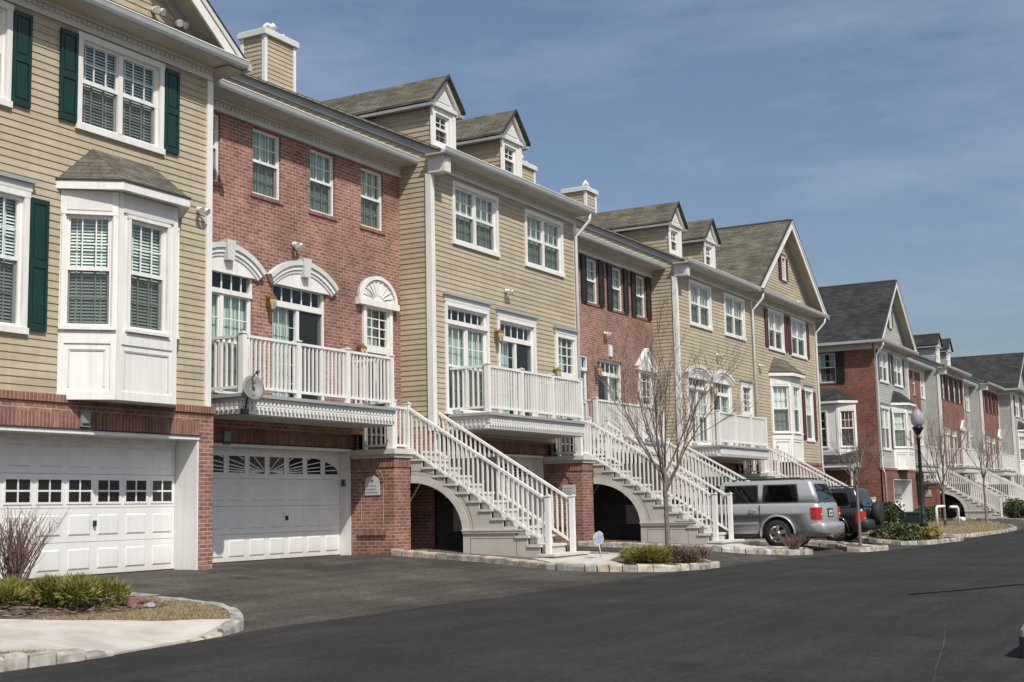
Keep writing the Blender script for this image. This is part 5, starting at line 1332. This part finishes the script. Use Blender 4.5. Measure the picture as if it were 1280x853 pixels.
# white pipe stakes beside a tree
for x, y, s, lab in ((58.75, 12.05, 1, 'white bent pipe stake left of the bare tree on the lawn'), (59.75, 11.35, -1, 'white bent pipe stake right of the bare tree on the lawn')):
    m = MB(); m.tube([(0, 0, -.1), (0, 0, .80), (s*.05, -s*.03, .86), (s*.42, -s*.25, .86)], .06, 8, 'white'); o = m.build('pipe_stake', None, (x, y, zg(x, y)+.08)); tag(o, lab, 'stake', 'white pipe stakes by the lawn tree')
for x, y, lab in ((63.6, 11.9, 'small white ball light on the lawn nearer the lamp post'), (66.3, 12.6, 'small white ball light on the lawn nearer the far staircase')):
    m = MB(); m.lathe([(.03, -.05), (.03, .1), (.1, .14), (.14, .22), (.1, .31), (.02, .34)], 12, 'white'); tag(m.build('garden_light', None, (x, y, zg(x, y)+.08)), lab, 'garden light')
m = MB(); m.loft([rrect(.6, -.5, .5, z, .06, 2) for z in (0, .5)] , 'green_box', smooth=False); m.loft([rrect(.63, -.53, .53, z, .06, 2) for z in (.5, .56)]+[rrect(.5, -.4, .4, .60, .06, 2)], 'green_box', smooth=False)
tag(m.build('utility_box', None, (62.9, 14.0, zg(62.9, 14)+.08)), 'low dark green utility box in front of the brick and white garage', 'utility box')

# ------------------------------------------------------------------ plants
def bare_tree(x, y, label, H_=4.7, th=1.75, seed=1, spread=1.25, r=.065, prim=9, lean=0, mat='twig', buds=True, levels=3, z=None, dens=1.0):
    rn = random.Random(seed); z0 = (zg(x, y) if z is None else z)+.06
    P = thing('bare_tree', (x, y, z0), label, 'tree', 'bare young street trees')
    t = MB(); pts = [(0, 0, -.15), (.0, 0, 0), (.015+lean*.3, .01, th*.5), (lean*.7, .02, th), (lean, .0, th+.5)]
    t.tube(pts, [r*1.5, r*1.15, r, r*.9, r*.6], 10, 'bark'); t.build('trunk', P)
    c = MB()
    def branch(p, d, l, rad, lev):
        n = 4 if lev > 1 else 3; pts = [p]; dd = d.copy()
        for i in range(n):
            dd = (dd+Vector((rn.uniform(-.16, .16), rn.uniform(-.16, .16), rn.uniform(-.02, .16)))).normalized(); pts.append(pts[-1]+dd*l/n)
        c.tube(pts, [max(.0035, rad*lerp(1, .45, i/n)) for i in range(n+1)], 6 if lev == levels else (4 if lev > 1 else 3), 'twig' if lev < levels else 'bark', cap=False)
        if lev == 0: return
        k = int((5 if lev == levels else 4)*dens+rn.random())
        for i in range(k):
            f = lerp(.28, 1.0, (i+rn.random()*.7)/k); s = min(n-1, int(f*n)); q = pts[s].lerp(pts[s+1], f*n-s) if f < 1 else pts[-1]
            a = rn.uniform(0, 2*math.pi); o = dd.orthogonal().normalized(); o = Matrix.Rotation(a, 3, dd) @ o
            nd = (dd*rn.uniform(.75, 1.1)+o*rn.uniform(.35, .75)+Vector((0, 0, .22))).normalized()
            branch(q, nd, l*rn.uniform(.40, .66), rad*.46, lev-1)
    hc = H_-th
    for i in range(prim):
        a = 2*math.pi*i/prim+rn.uniform(-.3, .3); up = rn.uniform(.9, 2.2) if i % 3 else rn.uniform(2.2, 5)
        d = Vector((math.cos(a), math.sin(a), up*.85)).normalized()
        h = rn.uniform(-.12, .45); branch(Vector((lean*.8, 0, th+h)), d, hc*rn.uniform(.62, .80)*spread*(.75+.25*d.z), r*.44, levels)
    c.build('crown', P)
    return P
bare_tree(26.2, 10.95, 'bare young tree with reddish twigs on the kerbed island before the second staircase', 4.35, 1.5, 5, 1.0, .052, 11, dens=.98)
bare_tree(38.7, 10.15, 'bare slender tree in front of the dark car', 3.4, 1.75, 8, .8, .045, 7, dens=.8)
bare_tree(59.9, 11.95, 'bare young tree between the two white pipe stakes', 5.0, 1.5, 12, 1.0, .06, 9, dens=.85)
bare_tree(67.4, 11.5, 'bare young tree at the right end of the lawn, before the far white staircase', 4.7, 1.9, 15, .9, .05, 8, dens=.85)
def twig_shrub(x, y, label, h=1.1, n=70, seed=1, w=.5, mat='twig_red', cat='shrub'):
    rn = random.Random(seed); m = MB()
    for i in range(n):
        a = rn.uniform(0, 2*math.pi); q = rn.random()**.6; b = Vector((rn.uniform(-.10, .10), rn.uniform(-.10, .10), -.03))
        d = Vector((math.cos(a)*q*w, math.sin(a)*q*w, h*rn.uniform(.7, 1.05))); pts = [b]
        for k in range(1, 6): f = k/5; pts.append(b+Vector((d.x*f*f**.4, d.y*f*f**.4, d.z*f))+Vector((rn.uniform(-.02, .02), rn.uniform(-.02, .02), 0)))
        m.tube(pts, [.010, .008, .007, .006, .004, .002], 4, mat, cap=False)
        for j in range(3):
            k = rn.randint(2, 4); p = pts[k]; o = Vector((rn.uniform(-.2, .2), rn.uniform(-.2, .2), rn.uniform(.12, .3)))*h*.7; m.tube([p, p+o*.5, p+o+Vector((0, 0, .03))], [.005, .004, .002], 3, mat, cap=False)
    o = m.build('bare_shrub', None, (x, y, zg(x, y)+.09)); return tag(o, label, cat)
twig_shrub(12.0, 14.2, 'bare reddish twig shrub in front of the white garage door', 1.12, 85, 3, .62)
twig_shrub(33.9, 10.62, 'low bare red twig shrub by the silver car wheel', .42, 60, 4, .48)
def leafy(x, y, label, rx, ry, h, n, mats, seed, size=.05, kind='needle', name='shrub', cat='shrub', lumps=7, z=None, group=None):
    rn = random.Random(seed); P = thing(name, (x, y, (zg(x, y) if z is None else z)+.08), label, cat, group)
    s = MB(); f = MB()
    L = [(Vector((rn.uniform(-.65, .65)*rx, rn.uniform(-.65, .65)*ry, rn.uniform(.28, .62)*h)), rn.uniform(.35, .6)) for _ in range(lumps)]
    for c, q in L: s.tube([(0, 0, -.05), c*.5+Vector((0, 0, .05)), c], [.02, .014, .006], 5, 'bark', cap=False)
    for i in range(n):
        c, q = L[rn.randrange(lumps)]
        d = Vector((rn.gauss(0, 1), rn.gauss(0, 1), rn.gauss(.15, .9))).normalized(); rr_ = rn.random()**.4
        p = c+Vector((d.x*rx*q*rr_, d.y*ry*q*rr_, d.z*h*q*.85*rr_))
        if p.z < 0: p.z = rn.uniform(0, .08)
        mt = mats[0] if rn.random() < .78 or len(mats) == 1 else mats[1]
        if kind == 'needle':
            g_ = (d+Vector((0, 0, .55))+Vector((rn.uniform(-.5, .5),)*1+(rn.uniform(-.5, .5), rn.uniform(-.2, .4)))).normalized()
            for k in range(4):
                e = (g_+Vector((rn.uniform(-.5, .5), rn.uniform(-.5, .5), rn.uniform(-.3, .5)))).normalized(); o = e.orthogonal().normalized()*size*.13
                o = Matrix.Rotation(rn.uniform(0, 6), 3, e) @ o; f.face([p-o, p+o, p+e*size*rn.uniform(.8, 1.6)], mt)
        else:
            e = (d+Vector((rn.uniform(-.7, .7), rn.uniform(-.7, .7), rn.uniform(-.4, .7)))).normalized(); o = Matrix.Rotation(rn.uniform(0, 6), 3, e) @ (e.orthogonal().normalized()*size*.4)
            f.face([p, p+e*size*.5+o, p+e*size, p+e*size*.5-o], mt)
    s.build('stems', P); f.build('foliage', P); return P
leafy(11.62, 12.65, 'green juniper with yellow tips at the right end of the near bed', .50, .5, .40, 2400, ('juniper', 'juniper_yellow'), 1, .07, name='juniper')
leafy(11.2, 13.4, 'dark green juniper under the bare reddish shrub', .42, .45, .30, 1800, ('juniper', 'juniper_yellow'), 2, .07, name='juniper')
leafy(10.2, 13.7, 'green juniper at the left edge of the near bed', .5, .5, .30, 1500, ('juniper', 'evergreen'), 21, .085, name='juniper')
leafy(24.35, 10.72, 'low yellow green shrub beside the yard sign', .72, .5, .34, 2600, ('juniper_yellow', 'juniper'), 3, .065)
leafy(25.15, 10.25, 'low brown dormant shrub at the foot of the bare tree', .62, .5, .34, 2200, ('dry_leaf', 'dry_leaf'), 4, .06)
leafy(44.6, 10.6, 'low olive green shrub left of the street lamp', 1.3, .8, .50, 2200, ('evergreen', 'juniper'), 5, .12, 'leaf')
leafy(46.2, 9.75, 'small yellow green shrub at the foot of the street lamp', .8, .5, .42, 1400, ('juniper_yellow', 'juniper'), 6, .10, 'leaf')
leafy(45.9, 12.6, 'upright dark shrub behind the olive shrub and dark car', .8, .7, 1.1, 1500, ('evergreen', 'juniper'), 7, .12, 'leaf')
leafy(60.9, 14.6, 'dark evergreen shrub left of the green utility box', 1.0, .8, 1.1, 1500, ('evergreen', 'juniper'), 9, .13, 'leaf')
leafy(67.6, 14.6, 'low dark hedge shrub right of the green utility box', 1.6, .6, .8, 1500, ('evergreen',), 10, .13, 'leaf')
leafy(80.6, 11.9, 'round dark green shrub by the far kerb at the right edge', 1.2, 1.1, 1.1, 2000, ('evergreen', 'juniper'), 11, .14, 'leaf')
leafy(85.0, 12.3, 'wide pale green shrub behind the round dark shrub', 1.4, 1.1, 1.0, 1400, ('juniper', 'juniper_yellow'), 13, .14, 'leaf')
# stones at the point of the near bed
def rock(x, y, r, mat, seed, label, sq=.6):
    rn = random.Random(seed); bm = bmesh.new(); bmesh.ops.create_icosphere(bm, subdivisions=2, radius=r)
    for v in bm.verts: v.co *= rn.uniform(.82, 1.12); v.co.z *= sq
    me = bpy.data.meshes.new('rock'); bm.to_mesh(me); bm.free(); me.materials.append(M[mat]); o = bpy.data.objects.new('rock', me); COL.objects.link(o); o.location = (x, y, zg(x, y)+.12); o.rotation_euler.z = seed
    tag(o, label, 'rock', 'rocks in the near bed')
rock(12.2, 12.32, .14, 'stone_red', 1, 'largest reddish brown rock at the point of the near bed'); rock(12.42, 12.22, .10, 'stone_red', 2, 'smaller reddish rock right of the largest rock'); rock(12.2, 12.02, .085, 'stone_bluegrey', 3, 'small blue grey rock in the dry grass')
rock(11.85, 12.55, .07, 'stone_bluegrey', 4, 'small grey rock between the juniper and the reddish rock')
# dry grass
def inside(p, poly):
    c = False; n = len(poly)
    for i in range(n):
        (x1, y1), (x2, y2) = poly[i], poly[i-1]
        if (y1 > p[1]) != (y2 > p[1]) and p[0] < (x2-x1)*(p[1]-y1)/(y2-y1)+x1: c = not c
    return c
def grass(name, poly, holes, n, seed, h, label):
    rn = random.Random(seed); m = MB(); xs_ = [p[0] for p in poly]; ys_ = [p[1] for p in poly]; k = 0
    while k < n:
        p = (rn.uniform(max(min(xs_), 5), max(xs_)), rn.uniform(min(ys_), max(ys_)))
        if not inside(p, poly) or any(inside(p, q) for q in holes): continue
        k += 1; a = rn.uniform(0, 6.28); z = zg(*p)+.09*ramp(*p); hh = ramp(*p)**2*h*rn.uniform(.4, 1.1); w_ = .006+.004*rn.random(); dx, dy = math.cos(a)*w_, math.sin(a)*w_; lx, ly = rn.gauss(0, .6)*hh, rn.gauss(0, .6)*hh
        m.face([(p[0]-dx, p[1]-dy, z), (p[0]+dx, p[1]+dy, z), (p[0]+lx, p[1]+ly, z+hh)], 'grass_dry')
    o = m.build(name); o['kind'] = 'stuff'; o['label'] = label; o['category'] = 'grass'
bedA = [(-3, 12.4), (6, 12.6), (10.6, 12.25), (11.5, 11.95), (12.5, 12.0), (12.75, 12.9), (12.55, 13.7), (12.2, 14.9), (11.5, 15.5), (-3, 15.6)]
grass('grass', islA, [bedA, walkA], 15000, 5, .05, 'dry tan grass on the near kerbed island')
grass('grass', isl6, [], 9000, 6, .09, 'dry tan grass on the lawn by the far trees')

def chips(name, poly, n, seed, dz, label):
    rn = random.Random(seed); m = MB(); xs_ = [p[0] for p in poly]; ys_ = [p[1] for p in poly]; k = 0
    while k < n:
        p = (rn.uniform(max(min(xs_), 5), max(xs_)), rn.uniform(min(ys_), max(ys_)))
        if not inside(p, poly): continue
        k += 1; a = rn.uniform(0, 6.28); l = rn.uniform(.012, .05); w_ = l*rn.uniform(.2, .5); z = zg(*p)+dz
        c, s_ = math.cos(a), math.sin(a); t = rn.uniform(0, .02)
        m.face([(p[0]-c*l-s_*w_, p[1]-s_*l+c*w_, z), (p[0]+c*l-s_*w_, p[1]+s_*l+c*w_, z+t), (p[0]+c*l+s_*w_, p[1]+s_*l-c*w_, z+t+.008), (p[0]-c*l+s_*w_, p[1]-s_*l-c*w_, z+.012)], rn.choice(('mulch', 'dry_leaf', 'leaf_dead', 'bark')))
    o = m.build(name); o['kind'] = 'stuff'; o['label'] = label; o['category'] = 'mulch'
chips('mulch_chips', bedA, 5000, 8, .125, 'brown bark chips and dead leaves on the near bed')
chips('mulch_chips', [(23.6, 10.3), (24.6, 9.85), (25.8, 9.9), (26.1, 10.3), (26.25, 11.4), (24.5, 11.2), (23.75, 10.65)], 1800, 9, .10, 'brown bark chips and dead leaves beside the nearest staircase')
